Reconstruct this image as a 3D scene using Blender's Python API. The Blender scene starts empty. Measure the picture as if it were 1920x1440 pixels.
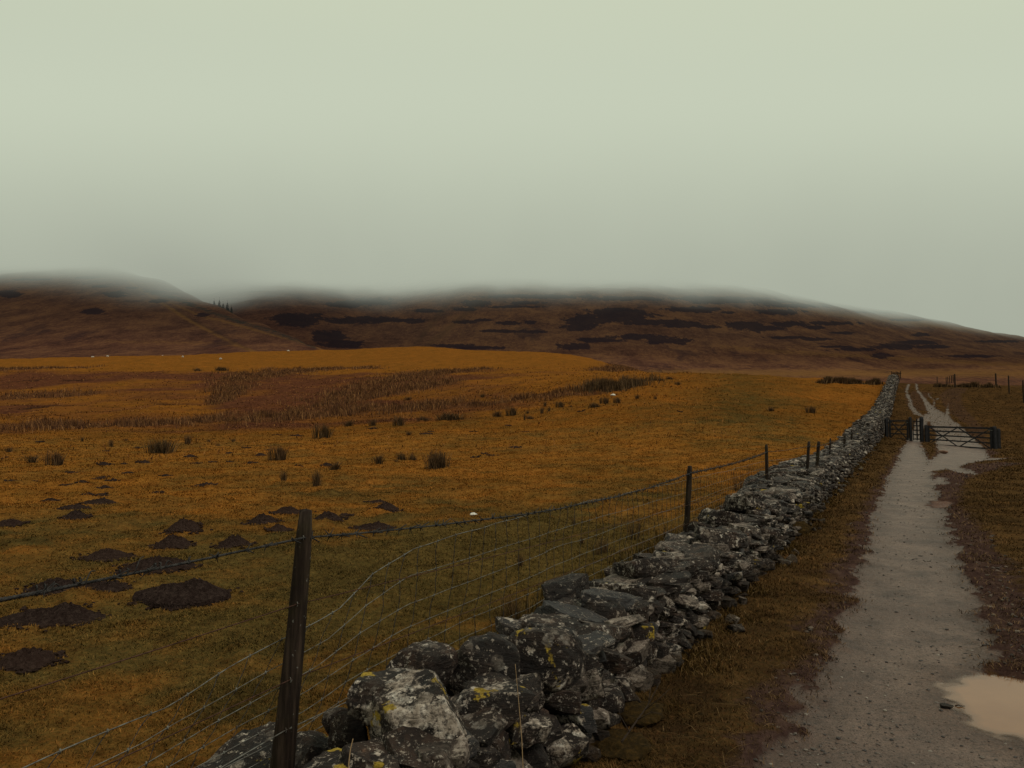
import bpy, math, random
import numpy as np
from mathutils import Vector, Matrix

random.seed(7)
rng = np.random.default_rng(7)
scn = bpy.context.scene
col = scn.collection
F = 1450.0          # focal length in photo pixels
PITCH = math.atan(70.0 / F)
CZ = 1.6            # eye height
SP, CP = math.sin(PITCH), math.cos(PITCH)

# ------------------------------------------------------------------ helpers
def ray(px, py):
    x = (np.asarray(px, float) - 960.0) / F
    u = (720.0 - np.asarray(py, float)) / F
    return x, CP - u * SP, SP + u * CP

def at(px, py, Y):
    x, yw, zw = ray(px, py)
    return Vector((float(x / yw * Y), float(Y), float(CZ + zw / yw * Y)))

def hash2(ix, iy, seed):
    h = (ix.astype(np.int64) * 374761393 + iy.astype(np.int64) * 668265263 + seed * 1442695041) & 0xFFFFFFFF
    h = ((h ^ (h >> 13)) * 1274126177) & 0xFFFFFFFF
    h = ((h ^ (h >> 16)) * 2246822519) & 0xFFFFFFFF
    return ((h ^ (h >> 15)) & 0xFFFFFF) / float(0xFFFFFF)

def vn(x, y, seed=0):
    ix = np.floor(x); iy = np.floor(y)
    fx = x - ix; fy = y - iy
    fx = fx * fx * (3 - 2 * fx); fy = fy * fy * (3 - 2 * fy)
    a = hash2(ix, iy, seed); b = hash2(ix + 1, iy, seed)
    c = hash2(ix, iy + 1, seed); d = hash2(ix + 1, iy + 1, seed)
    return (a * (1 - fx) + b * fx) * (1 - fy) + (c * (1 - fx) + d * fx) * fy

def fbm(x, y, seed=0, octs=4, gain=0.5):
    s = 0; a = 1.0; t = 0
    for o in range(octs):
        s = s + a * vn(x * 2 ** o + 17.3 * o, y * 2 ** o - 9.1 * o, seed + o); t += a; a *= gain
    return s / t      # 0..1

def vn3(p, seed=0):
    i = np.floor(p); f = p - i; f = f * f * (3 - 2 * f)
    r = 0
    for dx in (0, 1):
        for dy in (0, 1):
            for dz in (0, 1):
                w = (f[:, 0] if dx else 1 - f[:, 0]) * (f[:, 1] if dy else 1 - f[:, 1]) * (f[:, 2] if dz else 1 - f[:, 2])
                r = r + w * hash2(i[:, 0] + dx + 57 * (i[:, 2] + dz), i[:, 1] + dy - 131 * (i[:, 2] + dz), seed)
    return r

def sstep(a, b, x):
    t = np.clip((x - a) / (b - a), 0, 1)
    return t * t * (3 - 2 * t)

def tag(o, label=None, cat=None, group=None, kind=None):
    if label: o['label'] = label
    if cat: o['category'] = cat
    if group: o['group'] = group
    if kind: o['kind'] = kind
    return o

def mesh_data(name, V, Fc, attrs=None, smooth=True):
    V = np.asarray(V, np.float32); me = bpy.data.meshes.new(name)
    me.vertices.add(len(V)); me.vertices.foreach_set('co', V.ravel())
    if isinstance(Fc, np.ndarray):
        k = Fc.shape[1]; n = len(Fc)
        tot = np.full(n, k, np.int32); idx = Fc.astype(np.int32).ravel()
    else:
        tot = np.array([len(f) for f in Fc], np.int32)
        idx = np.array([i for f in Fc for i in f], np.int32); n = len(Fc)
    st = np.zeros(n, np.int32); st[1:] = np.cumsum(tot)[:-1]
    me.loops.add(len(idx)); me.loops.foreach_set('vertex_index', idx)
    me.polygons.add(n); me.polygons.foreach_set('loop_start', st); me.polygons.foreach_set('loop_total', tot)
    me.polygons.foreach_set('use_smooth', np.full(n, smooth, bool))
    me.update(calc_edges=True)
    for k2, a in (attrs or {}).items():
        a = np.asarray(a, np.float32)
        if a.ndim == 1:
            at_ = me.attributes.new(k2, 'FLOAT', 'POINT'); at_.data.foreach_set('value', a)
        else:
            at_ = me.attributes.new(k2, 'FLOAT_VECTOR', 'POINT'); at_.data.foreach_set('vector', a.ravel())
    return me

def link(name, me, mat=None, parent=None):
    o = bpy.data.objects.new(name, me); col.objects.link(o)
    if mat is not None and me is not None and not me.materials: me.materials.append(mat)
    if parent is not None: o.parent = parent
    return o

def empty(name, loc):
    o = bpy.data.objects.new(name, None); o.empty_display_size = .2
    col.objects.link(o); o.location = loc
    return o

class MB:
    """collects pieces into ONE mesh"""
    def __init__(s, org=(0, 0, 0)): s.V = []; s.F = []; s.n = 0; s.A = {}; s.org = np.array(org, float)
    def add(s, V, Fc, **attrs):
        V = np.asarray(V, float); s.V.append(V - s.org)
        for f in (Fc.tolist() if isinstance(Fc, np.ndarray) else Fc): s.F.append([i + s.n for i in f])
        for k, a in attrs.items():
            a = np.asarray(a, float)
            if a.ndim == 0: a = np.full(len(V), float(a))
            s.A.setdefault(k, []).append(a)
        s.n += len(V)
    def tube(s, P, r, sides=6, cap=True, **attrs):
        P = np.asarray(P, float); n = len(P)
        r = np.full(n, r) if np.isscalar(r) else np.asarray(r, float)
        T = np.gradient(P, axis=0); T /= np.linalg.norm(T, axis=1)[:, None] + 1e-12
        ref = np.array([0, 0, 1.0]) if abs(T[0, 2]) < .9 else np.array([1.0, 0, 0])
        V = []
        for i in range(n):
            a = np.cross(T[i], ref); a /= np.linalg.norm(a) + 1e-12; b = np.cross(a, T[i])
            for k in range(sides):
                t = 2 * math.pi * k / sides
                V.append(P[i] + r[i] * (math.cos(t) * a + math.sin(t) * b))
        Fc = []
        for i in range(n - 1):
            for k in range(sides):
                k2 = (k + 1) % sides
                Fc.append([i * sides + k, i * sides + k2, (i + 1) * sides + k2, (i + 1) * sides + k])
        if cap:
            Fc.append(list(range(sides))[::-1]); Fc.append([(n - 1) * sides + k for k in range(sides)])
        s.add(V, Fc, **attrs)
    def beam(s, A, B, w, t, up=(0, 0, 1), **attrs):
        """rectangular bar A->B, w wide (along up), t thick, bevelled ends"""
        A = np.array(A, float); B = np.array(B, float); d = B - A; L = np.linalg.norm(d); d /= L
        u = np.array(up, float); u = u - d * u.dot(d); u /= np.linalg.norm(u); v = np.cross(d, u)
        c = min(w, t) * .16
        prof = [(-w/2+c, -t/2), (w/2-c, -t/2), (w/2, -t/2+c), (w/2, t/2-c), (w/2-c, t/2), (-w/2+c, t/2), (-w/2, t/2-c), (-w/2, -t/2+c)]
        V = []; m = max(2, int(L / .25))
        for i in range(m + 1):
            p = A + d * L * i / m; j = rng.normal(0, .0015, 2)
            sc = .92 if i in (0, m) else 1
            for (a, b) in prof: V.append(p + u * (a * sc + j[0]) + v * (b * sc + j[1]))
        Fc = [[i * 8 + k, i * 8 + (k + 1) % 8, (i + 1) * 8 + (k + 1) % 8, (i + 1) * 8 + k] for i in range(m) for k in range(8)]
        Fc.append(list(range(8))[::-1]); Fc.append([m * 8 + k for k in range(8)])
        s.add(V, Fc, **attrs)
    def build(s, name, mat, parent=None, smooth=True):
        if s.n == 0: return None
        A = {k: np.concatenate(a) for k, a in s.A.items()}
        return link(name, mesh_data(name, np.concatenate(s.V), s.F, A, smooth), mat, parent)

# ------------------------------------------------------------------ node helper
class NT:
    def __init__(s, name, world=False):
        if world:
            s.m = bpy.data.worlds.new(name)
        else:
            s.m = bpy.data.materials.new(name)
        s.m.use_nodes = True; s.t = s.m.node_tree; s.t.nodes.clear()
    def n(s, typ, **kw):
        nd = s.t.nodes.new(typ)
        for k, v in kw.items():
            if k == 'i':
                for a, b in v.items():
                    sock = nd.inputs[a]
                    if isinstance(b, bpy.types.NodeSocket): s.t.links.new(b, sock)
                    else: sock.default_value = b
            else: setattr(nd, k, v)
        return nd
    def attr(s, name, vec=False):
        a = s.n('ShaderNodeAttribute', attribute_name=name)
        return a.outputs['Vector' if vec else 'Fac']
    def noise(s, vec, scale, detail=4, rough=.55, dist=0.0, out='Fac'):
        nd = s.n('ShaderNodeTexNoise', i={'Vector': vec, 'Scale': scale, 'Detail': detail, 'Roughness': rough, 'Distortion': dist})
        return nd.outputs['Fac' if out == 'Fac' else 'Color']
    def mapr(s, v, a, b, c=0.0, d=1.0):
        nd = s.n('ShaderNodeMapRange', i={0: v, 1: a, 2: b, 3: c, 4: d}); return nd.outputs[0]
    def math(s, op, a, b=0.0, c=0.0):
        nd = s.n('ShaderNodeMath', operation=op, i={0: a, 1: b, 2: c}); return nd.outputs[0]
    def mix(s, f, a, b, mode='MIX'):
        nd = s.n('ShaderNodeMix', data_type='RGBA', blend_type=mode)
        for idx, v in ((0, f), (6, a), (7, b)):
            sock = nd.inputs[idx]
            if isinstance(v, bpy.types.NodeSocket): s.t.links.new(v, sock)
            else:
                sock.default_value = (v if idx == 0 else (tuple(v) + (1,) if len(v) == 3 else v))
        return nd.outputs[2]
    def ramp(s, f, stops):
        nd = s.n('ShaderNodeValToRGB', i={0: f}); cr = nd.color_ramp
        while len(cr.elements) < len(stops): cr.elements.new(.5)
        for e, (p, c) in zip(cr.elements, stops):
            e.position = p; e.color = tuple(c) + (1,) if len(c) == 3 else c
        return nd.outputs[0]
    def vscale(s, vec, sx, sy, sz):
        nd = s.n('ShaderNodeMapping', i={'Vector': vec, 'Scale': (sx, sy, sz)}); return nd.outputs[0]
    def pos(s): return s.n('ShaderNodeNewGeometry').outputs['Position']
    def obj(s): return s.n('ShaderNodeTexCoord').outputs['Object']
    def bump(s, h, strength=.5, dist=.02, nrm=None):
        i = {'Height': h, 'Strength': strength, 'Distance': dist}
        if nrm is not None: i['Normal'] = nrm
        return s.n('ShaderNodeBump', i=i).outputs[0]
    def out(s, base, rough=.85, normal=None, spec=.3, **ex):
        i = {'Base Color': base, 'Roughness': rough, 'Specular IOR Level': spec}
        if not isinstance(base, bpy.types.NodeSocket): i['Base Color'] = tuple(base) + (1,)
        if normal is not None: i['Normal'] = normal
        i.update(ex)
        b = s.n('ShaderNodeBsdfPrincipled', i=i)
        s.n('ShaderNodeOutputMaterial', i={'Surface': b.outputs[0]})
        return s.m

# ------------------------------------------------------------------ camera
cam = bpy.data.cameras.new('camera'); cam.sensor_width = 36; cam.lens = 36 * F / 1920
cam.clip_start = .05; cam.clip_end = 12000
co = bpy.data.objects.new('camera', cam); col.objects.link(co)
co.location = (0, 0, CZ); co.rotation_euler = (math.pi / 2 + PITCH, 0, 0)
scn.camera = co
scn.view_settings.view_transform = 'Standard'; scn.view_settings.look = 'None'
scn.view_settings.exposure = 0; scn.view_settings.gamma = 1
scn.cycles.use_denoising = True
scn.cycles.max_bounces = 6; scn.cycles.diffuse_bounces = 3; scn.cycles.glossy_bounces = 2
scn.cycles.transparent_max_bounces = 12

# ------------------------------------------------------------------ relief tables
def make_table(cols, r0, r1, nr=260, nth=420, sig_r=3.0, sig_t=6.0, th0=-1.3, th1=1.3):
    """cols: [(px, [(Y, py), ...])] -> elevation table over (theta, log r)"""
    ths = np.linspace(th0, th1, nth); lr = np.linspace(math.log(r0), math.log(r1), nr)
    C = []
    for px, kn in cols:
        th = math.atan((px - 960) / F)
        Y = np.array([k[0] for k in kn], float); py = np.array([k[1] for k in kn], float)
        _, yw, zw = ray(np.full(len(py), 960.0), py)
        e = zw / yw
        rr = Y / math.cos(th)
        ys = np.exp(lr) * math.cos(th)
        ez = np.interp(np.log(ys), np.log(Y), e)
        z = CZ + ez * ys
        if kn[0][0] <= 30: z = np.where(ys < Y[0], (CZ + e[0] * Y[0]) * sstep(8, Y[0], ys), z)
        C.append((th, z))
    C.sort(key=lambda a: a[0])
    tt = np.array([c[0] for c in C]); Z = np.stack([c[1] for c in C])
    T = np.stack([np.interp(ths, tt, Z[:, j]) for j in range(nr)], axis=1)
    def blur(A, sig, ax):
        k = int(3 * sig) + 1; w = np.exp(-.5 * (np.arange(-k, k + 1) / sig) ** 2); w /= w.sum()
        pad = [(0, 0), (0, 0)]; pad[ax] = (k, k); B = np.pad(A, pad, mode='edge')
        return sum(w[i] * np.take(B, np.arange(i, i + A.shape[ax]), axis=ax) for i in range(2 * k + 1))
    if sig_t: T = blur(T, sig_t, 0)
    if sig_r: T = blur(T, sig_r, 1)
    def f(x, y):
        x = np.asarray(x, float); y = np.asarray(y, float)
        th = np.arctan2(x, y); r = np.maximum(np.hypot(x, y), 1e-6)
        a = np.clip((th - th0) / (th1 - th0) * (nth - 1), 0, nth - 1.001)
        b = np.clip((np.log(r) - lr[0]) / (lr[-1] - lr[0]) * (nr - 1), 0, nr - 1.001)
        ia = a.astype(int); ib = b.astype(int); fa = a - ia; fb = b - ib
        return (T[ia, ib] * (1 - fa) + T[ia + 1, ib] * fa) * (1 - fb) + (T[ia, ib + 1] * (1 - fa) + T[ia + 1, ib + 1] * fa) * fb
    return f

L0 = [(30, 867), (65, 802), (110, 762), (200, 693), (380, 672), (600, 700), (1200, 745)]
ground_cols = [
    (-2600, L0), (-300, L0), (0, L0),
    (300, [(30, 867), (65, 799), (110, 755), (200, 689), (380, 664), (600, 695), (1200, 745)]),
    (600, [(30, 867), (60, 805), (85, 775), (120, 742), (200, 696), (380, 655), (600, 690), (1200, 740)]),
    (700, [(30, 867), (57, 803), (78, 775), (110, 740), (160, 706), (200, 693), (360, 651), (600, 700), (1200, 740)]),
    (800, [(30, 866), (55, 802), (70, 777), (100, 742), (130, 717), (190, 694), (350, 646), (600, 700), (1200, 740)]),
    (880, [(30, 864), (53, 802), (66, 777), (92, 743), (120, 717), (185, 694), (340, 655), (600, 705), (1200, 740)]),
    (1000, [(30, 862), (50, 805), (62, 777), (80, 745), (110, 716), (170, 696), (330, 657), (600, 705), (1200, 740)]),
    (1080, [(30, 861), (48, 805), (60, 774), (76, 742), (100, 713), (150, 697), (320, 662), (600, 710), (1200, 740)]),
    (1200, [(30, 860), (45, 806), (60, 765), (72, 738), (85, 718), (108, 701), (160, 700), (300, 697), (600, 725), (1200, 745)]),
    (1300, [(30, 858), (45, 803), (60, 763), (75, 735), (90, 712), (105, 700), (160, 708), (300, 712), (600, 728), (1200, 745)]),
    (1400, [(30, 857), (45, 802), (60, 762), (78, 726), (95, 702), (140, 712), (300, 718), (1200, 745)]),
    (1560, [(30, 862), (46, 812), (60, 775), (78, 738), (97, 711), (140, 722), (300, 726), (1200, 745)]),
    (1650, [(30, 864), (49, 821), (60, 792), (78, 750), (98, 715), (140, 724), (300, 728), (1200, 745)]),
    (1740, [(30, 866), (47.5, 832), (60, 798), (75, 762), (86, 738), (100, 718), (140, 727), (300, 730), (1200, 745)]),
    (1863, [(30, 867), (46.4, 846), (60, 803), (72, 765), (82, 738), (92, 720), (140, 729), (300, 732), (1200, 745)]),
    (1960, [(30, 868), (46, 848), (60, 800), (70, 765), (80, 738), (88, 722), (140, 730), (300, 732), (1200, 745)]),
    (2700, [(30, 868), (46, 842), (60, 800), (80, 745), (95, 722), (160, 730), (300, 732), (1200, 745)]),
]
base_h = make_table(ground_cols, 4, 1400, sig_r=2.2, sig_t=3.0)

def hit(px, py, rmin=1.0, rmax=520, fn=None):
    """where the photo ray meets the terrain (vectorised)"""
    fn = fn or base_h
    px = np.atleast_1d(np.asarray(px, float)); py = np.atleast_1d(np.asarray(py, float))
    x, yw, zw = ray(px, py)
    Ys = np.exp(np.linspace(math.log(rmin), math.log(rmax), 900))
    X = (x / yw)[:, None] * Ys[None]; Z = CZ + (zw / yw)[:, None] * Ys[None]
    G = fn(X, np.broadcast_to(Ys, X.shape))
    below = Z <= G
    i = np.where(below.any(1), below.argmax(1), len(Ys) - 1); i = np.maximum(i, 1)
    k = np.arange(len(px))
    d0 = Z[k, i - 1] - G[k, i - 1]; d1 = Z[k, i] - G[k, i]
    t = np.clip(d0 / (d0 - d1 + 1e-9), 0, 1)
    Y = Ys[i - 1] * (1 - t) + Ys[i] * t
    return (x / yw) * Y, Y, below.any(1)

def hit1(px, py, **k):
    x, y, ok = hit([px], [py], **k); return float(x[0]), float(y[0])
# ------------------------------------------------------------------ track, mud, puddles
def chain(lst):
    out = []
    for (px, py, w) in lst:
        x, y = hit1(px, py); out.append((x, y, w))
    return out
track = [
    chain([(2300, 3600, .85), (1870, 2000, .82), (1810, 1640, .80), (1765, 1440, .72), (1722, 1330, .62), (1707, 1230, .55), (1712, 1150, .54), (1716, 1080, .56), (1710, 1010, .56),
           (1706, 960, .58), (1706, 910, .62), (1712, 870, .62), (1712, 845, .55), (1713, 829, .42), (1722, 806, .4), (1728, 790, .5), (1752, 778, .8)]),
    chain([(1735, 880, .45), (1775, 868, .75), (1808, 852, 1.1), (1800, 836, 1.3), (1790, 815, 1.2), (1772, 795, 1.1), (1757, 778, .8), (1744, 764, .45),
           (1731, 746, .26), (1719, 729, .22), (1716, 718, .2)]),
    chain([(1745, 783, .5), (1722, 778, .42), (1709, 763, .30), (1705, 748, .25), (1699, 733, .22), (1704, 720, .22)]),
    chain([(1765, 775, .35), (1750, 764, .2), (1752, 752, .16), (1760, 746, .12)]),
    chain([(1752, 752, .16), (1743, 743, .12), (1740, 736, .10)]),
    chain([(1775, 790, .35), (1777, 768, .18), (1778, 755, .06)]),
    chain([(1800, 862, .9), (1850, 859, .5), (1900, 858, .25)]),
    chain([(1770, 872, .5), (1812, 884, .3), (1830, 889, .12)]),
    chain([(1745, 905, .25), (1760, 903, .25), (1765, 893, .2)]),
]
mud = [
    chain([(1450, 1500, .22), (1480, 1380, .2), (1540, 1240, .16), (1592, 1110, .18), (1622, 1010, .2), (1645, 950, .2), (1665, 900, .2), (1690, 860, .3)]),
    chain([(1990, 1300, .5), (1900, 1235, .32), (1875, 1160, .36), (1835, 1080, .36), (1805, 1010, .38), (1775, 950, .3), (1765, 915, .35), (1785, 893, .5), (1850, 872, .6), (1900, 868, .5)]),
    chain([(1766, 893, .7), (1768, 905, .45), (1775, 935, .25)]),
    chain([(1845, 850, .8), (1830, 800, .7), (1800, 775, .9), (1785, 755, 1.0), (1782, 740, 1.2), (1795, 728, 1.2)]),
    chain([(1722, 768, .9), (1716, 748, 1.1), (1730, 735, 1.2)]),
    chain([(1745, 803, .9), (1752, 790, .5)]),
]
edge_w = chain([(1700, 820, 1.5), (1620, 905, 1.0), (1560, 1000, .6), (1480, 1090, .5), (1330, 1250, .5), (1180, 1440, .5)])

def dist_chain(x, y, ch):
    """signed distance to a chain of tapered capsules (negative inside)"""
    d = np.full(x.shape, 1e9)
    for (x0, y0, r0), (x1, y1, r1) in zip(ch[:-1], ch[1:]):
        dx, dy = x1 - x0, y1 - y0; L2 = dx * dx + dy * dy + 1e-9
        t = np.clip(((x - x0) * dx + (y - y0) * dy) / L2, 0, 1)
        d = np.minimum(d, np.hypot(x - x0 - t * dx, y - y0 - t * dy) - (r0 + (r1 - r0) * t))
    return d

def sd_poly(x, y, P):
    d = np.full(x.shape, 1e9); ins = np.zeros(x.shape, bool); n = len(P)
    for i in range(n):
        x0, y0 = P[i]; x1, y1 = P[(i + 1) % n]
        dx, dy = x1 - x0, y1 - y0
        t = np.clip(((x - x0) * dx + (y - y0) * dy) / (dx * dx + dy * dy + 1e-9), 0, 1)
        d = np.minimum(d, np.hypot(x - x0 - t * dx, y - y0 - t * dy))
        c = ((y0 > y) != (y1 > y)) & (x < (x1 - x0) * (y - y0) / (y1 - y0 + 1e-12) + x0)
        ins ^= c
    return np.where(ins, -d, d)

pud_px = [(1768, 1290), (1800, 1267), (1860, 1270), (1925, 1278), (2010, 1290), (2060, 1340), (2010, 1420), (1940, 1402), (1895, 1383), (1845, 1356), (1795, 1326)]
def on_plane(px, py, z):
    x, yw, zw = ray(px, py); Y = (z - CZ) / (zw / yw); return float(x / yw * Y), float(Y)
pud1 = [on_plane(px, py, -.066) for px, py in pud_px]
pud2 = [hit1(*p) for p in [(1745, 941), (1752, 934), (1775, 933), (1787, 939), (1775, 945), (1752, 946)]]
pud3 = [hit1(*p) for p in [(1752, 989), (1775, 989), (1795, 994), (1792, 1000), (1770, 998)]]
pud4 = [hit1(*p) for p in [(1672, 1152), (1690, 1150), (1708, 1156), (1702, 1162), (1682, 1161)]]
PUDS = [pud1, pud2]

WX = lambda Y: .497 * Y - 1.43 + .06 * np.clip((Y - 15) / 30, 0, 1) + .42 * np.clip((Y - 26) / 20, 0, 1) ** 1.5 + np.where(Y > 46, .024 * (Y - 46), 0)      # right face of the wall
LINE_D = np.array([.497, 1.0]) / math.hypot(.497, 1)
LINE_N = np.array([LINE_D[1], -LINE_D[0]])     # towards the track

def fields(x, y):
    """all ground masks at world points"""
    x = np.asarray(x, float); y = np.asarray(y, float)
    r = np.hypot(x, y)
    n1 = fbm(x * 3.1, y * 3.1, 11, 4) - .5
    n2 = fbm(x * 13, y * 13, 12, 3) - .5
    near = 1 / (1 + r * .06)
    A = {}
    rag = n1 * .34 + n2 * .14
    d = np.full(x.shape, 1e9)
    for c in track: d = np.minimum(d, dist_chain(x, y, c))
    A['track_d'] = d
    A['track'] = (1 - sstep(-.16, .10, d + rag)) * (1 - .44 * sstep(47, 56, y))
    dm = np.full(x.shape, 1e9)
    for c in mud: dm = np.minimum(dm, dist_chain(x, y, c))
    dm = np.minimum(dm, d - .10)
    A['mud'] = (1 - sstep(-.30, .34, dm + rag * 1.5)) * (1 - .45 * sstep(34, 50, y))
    dp = np.full(x.shape, 1e9)
    for P in PUDS: dp = np.minimum(dp, sd_poly(x, y, P))
    A['pud'] = dp
    A['wet_far'] = np.maximum(1 - sstep(.0, .45, dp + rag * .6), .75 * sstep(44, 54, y))  # wet puddle shore, plus an overall darkening of the distant ground
    # which side of the wall
    side = (x - WX(y) + .5)
    right = sstep(0, .6, side)
    A['right'] = right
    return A

def micro(x, y, A=None):
    """small relief over the base terrain"""
    r = np.hypot(x, y)
    if A is None: A = fields(x, y)
    grassy = 1 - np.clip(A['track'] + .6 * A['mud'], 0, 1)
    z = (fbm(x * .9, y * .9, 21, 3) - .5) * .09 * sstep(2, 12, r)
    z = z + (fbm(x * .16, y * .16, 22, 3) - .5) * .9 * sstep(20, 90, r) * (1 - .8 * sstep(0, .5, A['right']) )
    z = z + (fbm(x * .035, y * .035, 29, 3) - .5) * 4.0 * sstep(120, 260, r) * sstep(.1, -.6, x / (y + 1))
    z = z + (fbm(x * 5.5, y * 5.5, 23, 3) - .5) * .045 * grassy
    tus = np.maximum(fbm(x * 1.7, y * 1.7, 24, 2) - .62, 0)
    z = z + tus * .35 * grassy * (1 - A['right'])
    # trodden track: slightly sunk; mud: rutted
    z = z - .045 * A['track'] * near1(r)
    z = z - .02 * A['mud'] + A['mud'] * (1 - .7 * A['track']) * ((fbm(x * 11, y * 7, 25, 3) - .5) * .075)
    z = z + A['track'] * ((fbm(x * 2.2, y * 2.2, 26, 3) - .5) * .03 + (fbm(x * 16, y * 16, 27, 3) - .5) * .010)
    # puddle hollows
    sd = A['pud'] + (fbm(x * 6, y * 6, 28, 4) - .5) * .22
    z = np.where(r < 30, (z + .040) * sstep(-.12, .55, A['pud']) - .040 - .075 * (1 - sstep(-.22, .22, sd)) * (A['pud'] < .6), z)
    return z

def near1(r): return 1.0

def H(x, y, A=None):
    x = np.asarray(x, float); y = np.asarray(y, float)
    return base_h(x, y) + micro(x, y, A)

def h1(x, y): return float(H(np.array([float(x)]), np.array([float(y)]))[0])

def moorness(x, y):
    k = np.asarray(x) / (np.asarray(y) + 1e-3)
    a = sstep(50, 66, y) * (1 - sstep(175, 205, y)) * sstep(.16, -.08, k)
    return a * (.55 + .45 * sstep(.52, .40, fbm(x * .04, y * .04, 33, 3)))

def greenness(x, y):
    """0 straw .. 1 green, from broad patches"""
    r = np.hypot(x, y)
    g = fbm(x * .28, y * .28, 31, 4) * .9 + fbm(x * 1.3, y * 1.3, 32, 3) * .70 - .44
    g = g + .10 * (1 - sstep(4, 13, r)) + .17 * sstep(3.6, 7, r) * (1 - sstep(8, 20, r))
    stripe = np.exp(-((x - (.29 * y + 1.0)) / (1.0 + .055 * y)) ** 2) * sstep(28, 50, y) * (1 - sstep(105, 115, y))
    g = g * (1 - .25 * sstep(14, 30, r)) * (1 - .5 * sstep(50, 90, r)) + .42 * stripe
    left_near = np.exp(-((x + 1.0) / 3.2) ** 2 - ((y - 8) / 4.5) ** 2)
    return np.clip(g + .45 * left_near, 0, 1)

# rush beds as world-space chains
bed = [
    chain([(-120, 806, 4.0), (0, 803, 4.0), (150, 797, 3.0), (300, 795, 3.0), (430, 789, 4), (560, 778, 4.5), (690, 770, 4.0), (800, 763, 3.5), (880, 758, 3), (930, 752, 2.5), (1000, 744, 2.5), (1090, 737, 2.2)]),
    chain([(1120, 733, 1.5), (1160, 726, 1.8), (1205, 716, 1.2)]),
    chain([(600, 768, 2), (660, 740, 4), (700, 725, 5), (740, 712, 5), (790, 702, 5), (860, 694, 5), (905, 692, 3)]),
    chain([(640, 755, 3), (760, 730, 4), (830, 715, 3)]),
    chain([(-80, 700, 8), (60, 695, 7), (170, 688, 4)]),
    chain([(400, 760, .5), (450, 712, 4), (500, 698, 7), (560, 692, 6), (640, 690, 5), (700, 691, 3)]),
    chain([(0, 745, 5), (80, 740, 4), (170, 738, 3)]),
    chain([(1130, 696, 2), (1200, 694, 3)]),
]
peat = [chain([(45, 769, .6), (80, 764, 1.5), (130, 761, 1.9), (205, 762, 1.3)]), chain([(315, 757, 1.5), (345, 758, 1.9)]),
        chain([(34, 715, 2.2), (62, 715, 2.2)]), chain([(132, 714, 2.0), (152, 714, 2.0)])]
def bedness(x, y):
    d = np.full(np.shape(x), 1e9)
    for c in bed: d = np.minimum(d, dist_chain(x, y, c))
    n = fbm(x * .22, y * .22, 41, 4) - .5
    return 1 - sstep(-1.5, 2.5, d + n * 9), d

# ------------------------------------------------------------------ ground sheet
def polar_grid(th, rr):
    TH, R = np.meshgrid(th, rr); return (R * np.sin(TH)).ravel(), (R * np.cos(TH)).ravel()
def grid_faces(nt, nr, wrap=False):
    i = np.arange(nt if wrap else nt - 1); j = np.arange(nr - 1)
    J, I = np.meshgrid(j, i, indexing='ij'); I2 = (I + 1) % nt
    return np.stack([J * nt + I, J * nt + I2, (J + 1) * nt + I2, (J + 1) * nt + I], -1).reshape(-1, 4)

th_f = np.linspace(-.62, .62, 900); th_r = np.linspace(.62, 2 * math.pi - .62, 150)[1:-1]
th = np.concatenate([th_f, th_r])
rr = np.concatenate([np.linspace(.02, 1.5, 12)[:-1], np.exp(np.linspace(math.log(1.5), math.log(460), 760)), np.exp(np.linspace(math.log(470), math.log(1390), 40))])
gx, gy = polar_grid(th, rr)
GA = fields(gx, gy)
back = sstep(1.25, 1.7, np.abs(np.arctan2(gx, gy)))
gz = H(gx, gy, GA)
bd, bdd = bedness(gx, gy)
pt_ = np.full(gx.shape, 1e9)
for c in peat: pt_ = np.minimum(pt_, dist_chain(gx, gy, c))
pt_n = pt_ + (fbm(gx * .5, gy * .5, 45, 3) - .5) * 1.0
peatm = 1 - sstep(-.15, .45, pt_n)
gz = gz - .35 * peatm
gattr = {'track': GA['track'], 'mud': GA['mud'], 'wet_far': GA['wet_far'], 'tdist': GA['track_d'], 'right': GA['right'], 'green': greenness(gx, gy), 'bed': bd, 'moor': moorness(gx, gy), 'peat': peatm}
gF = grid_faces(len(th), len(rr), True)

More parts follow.
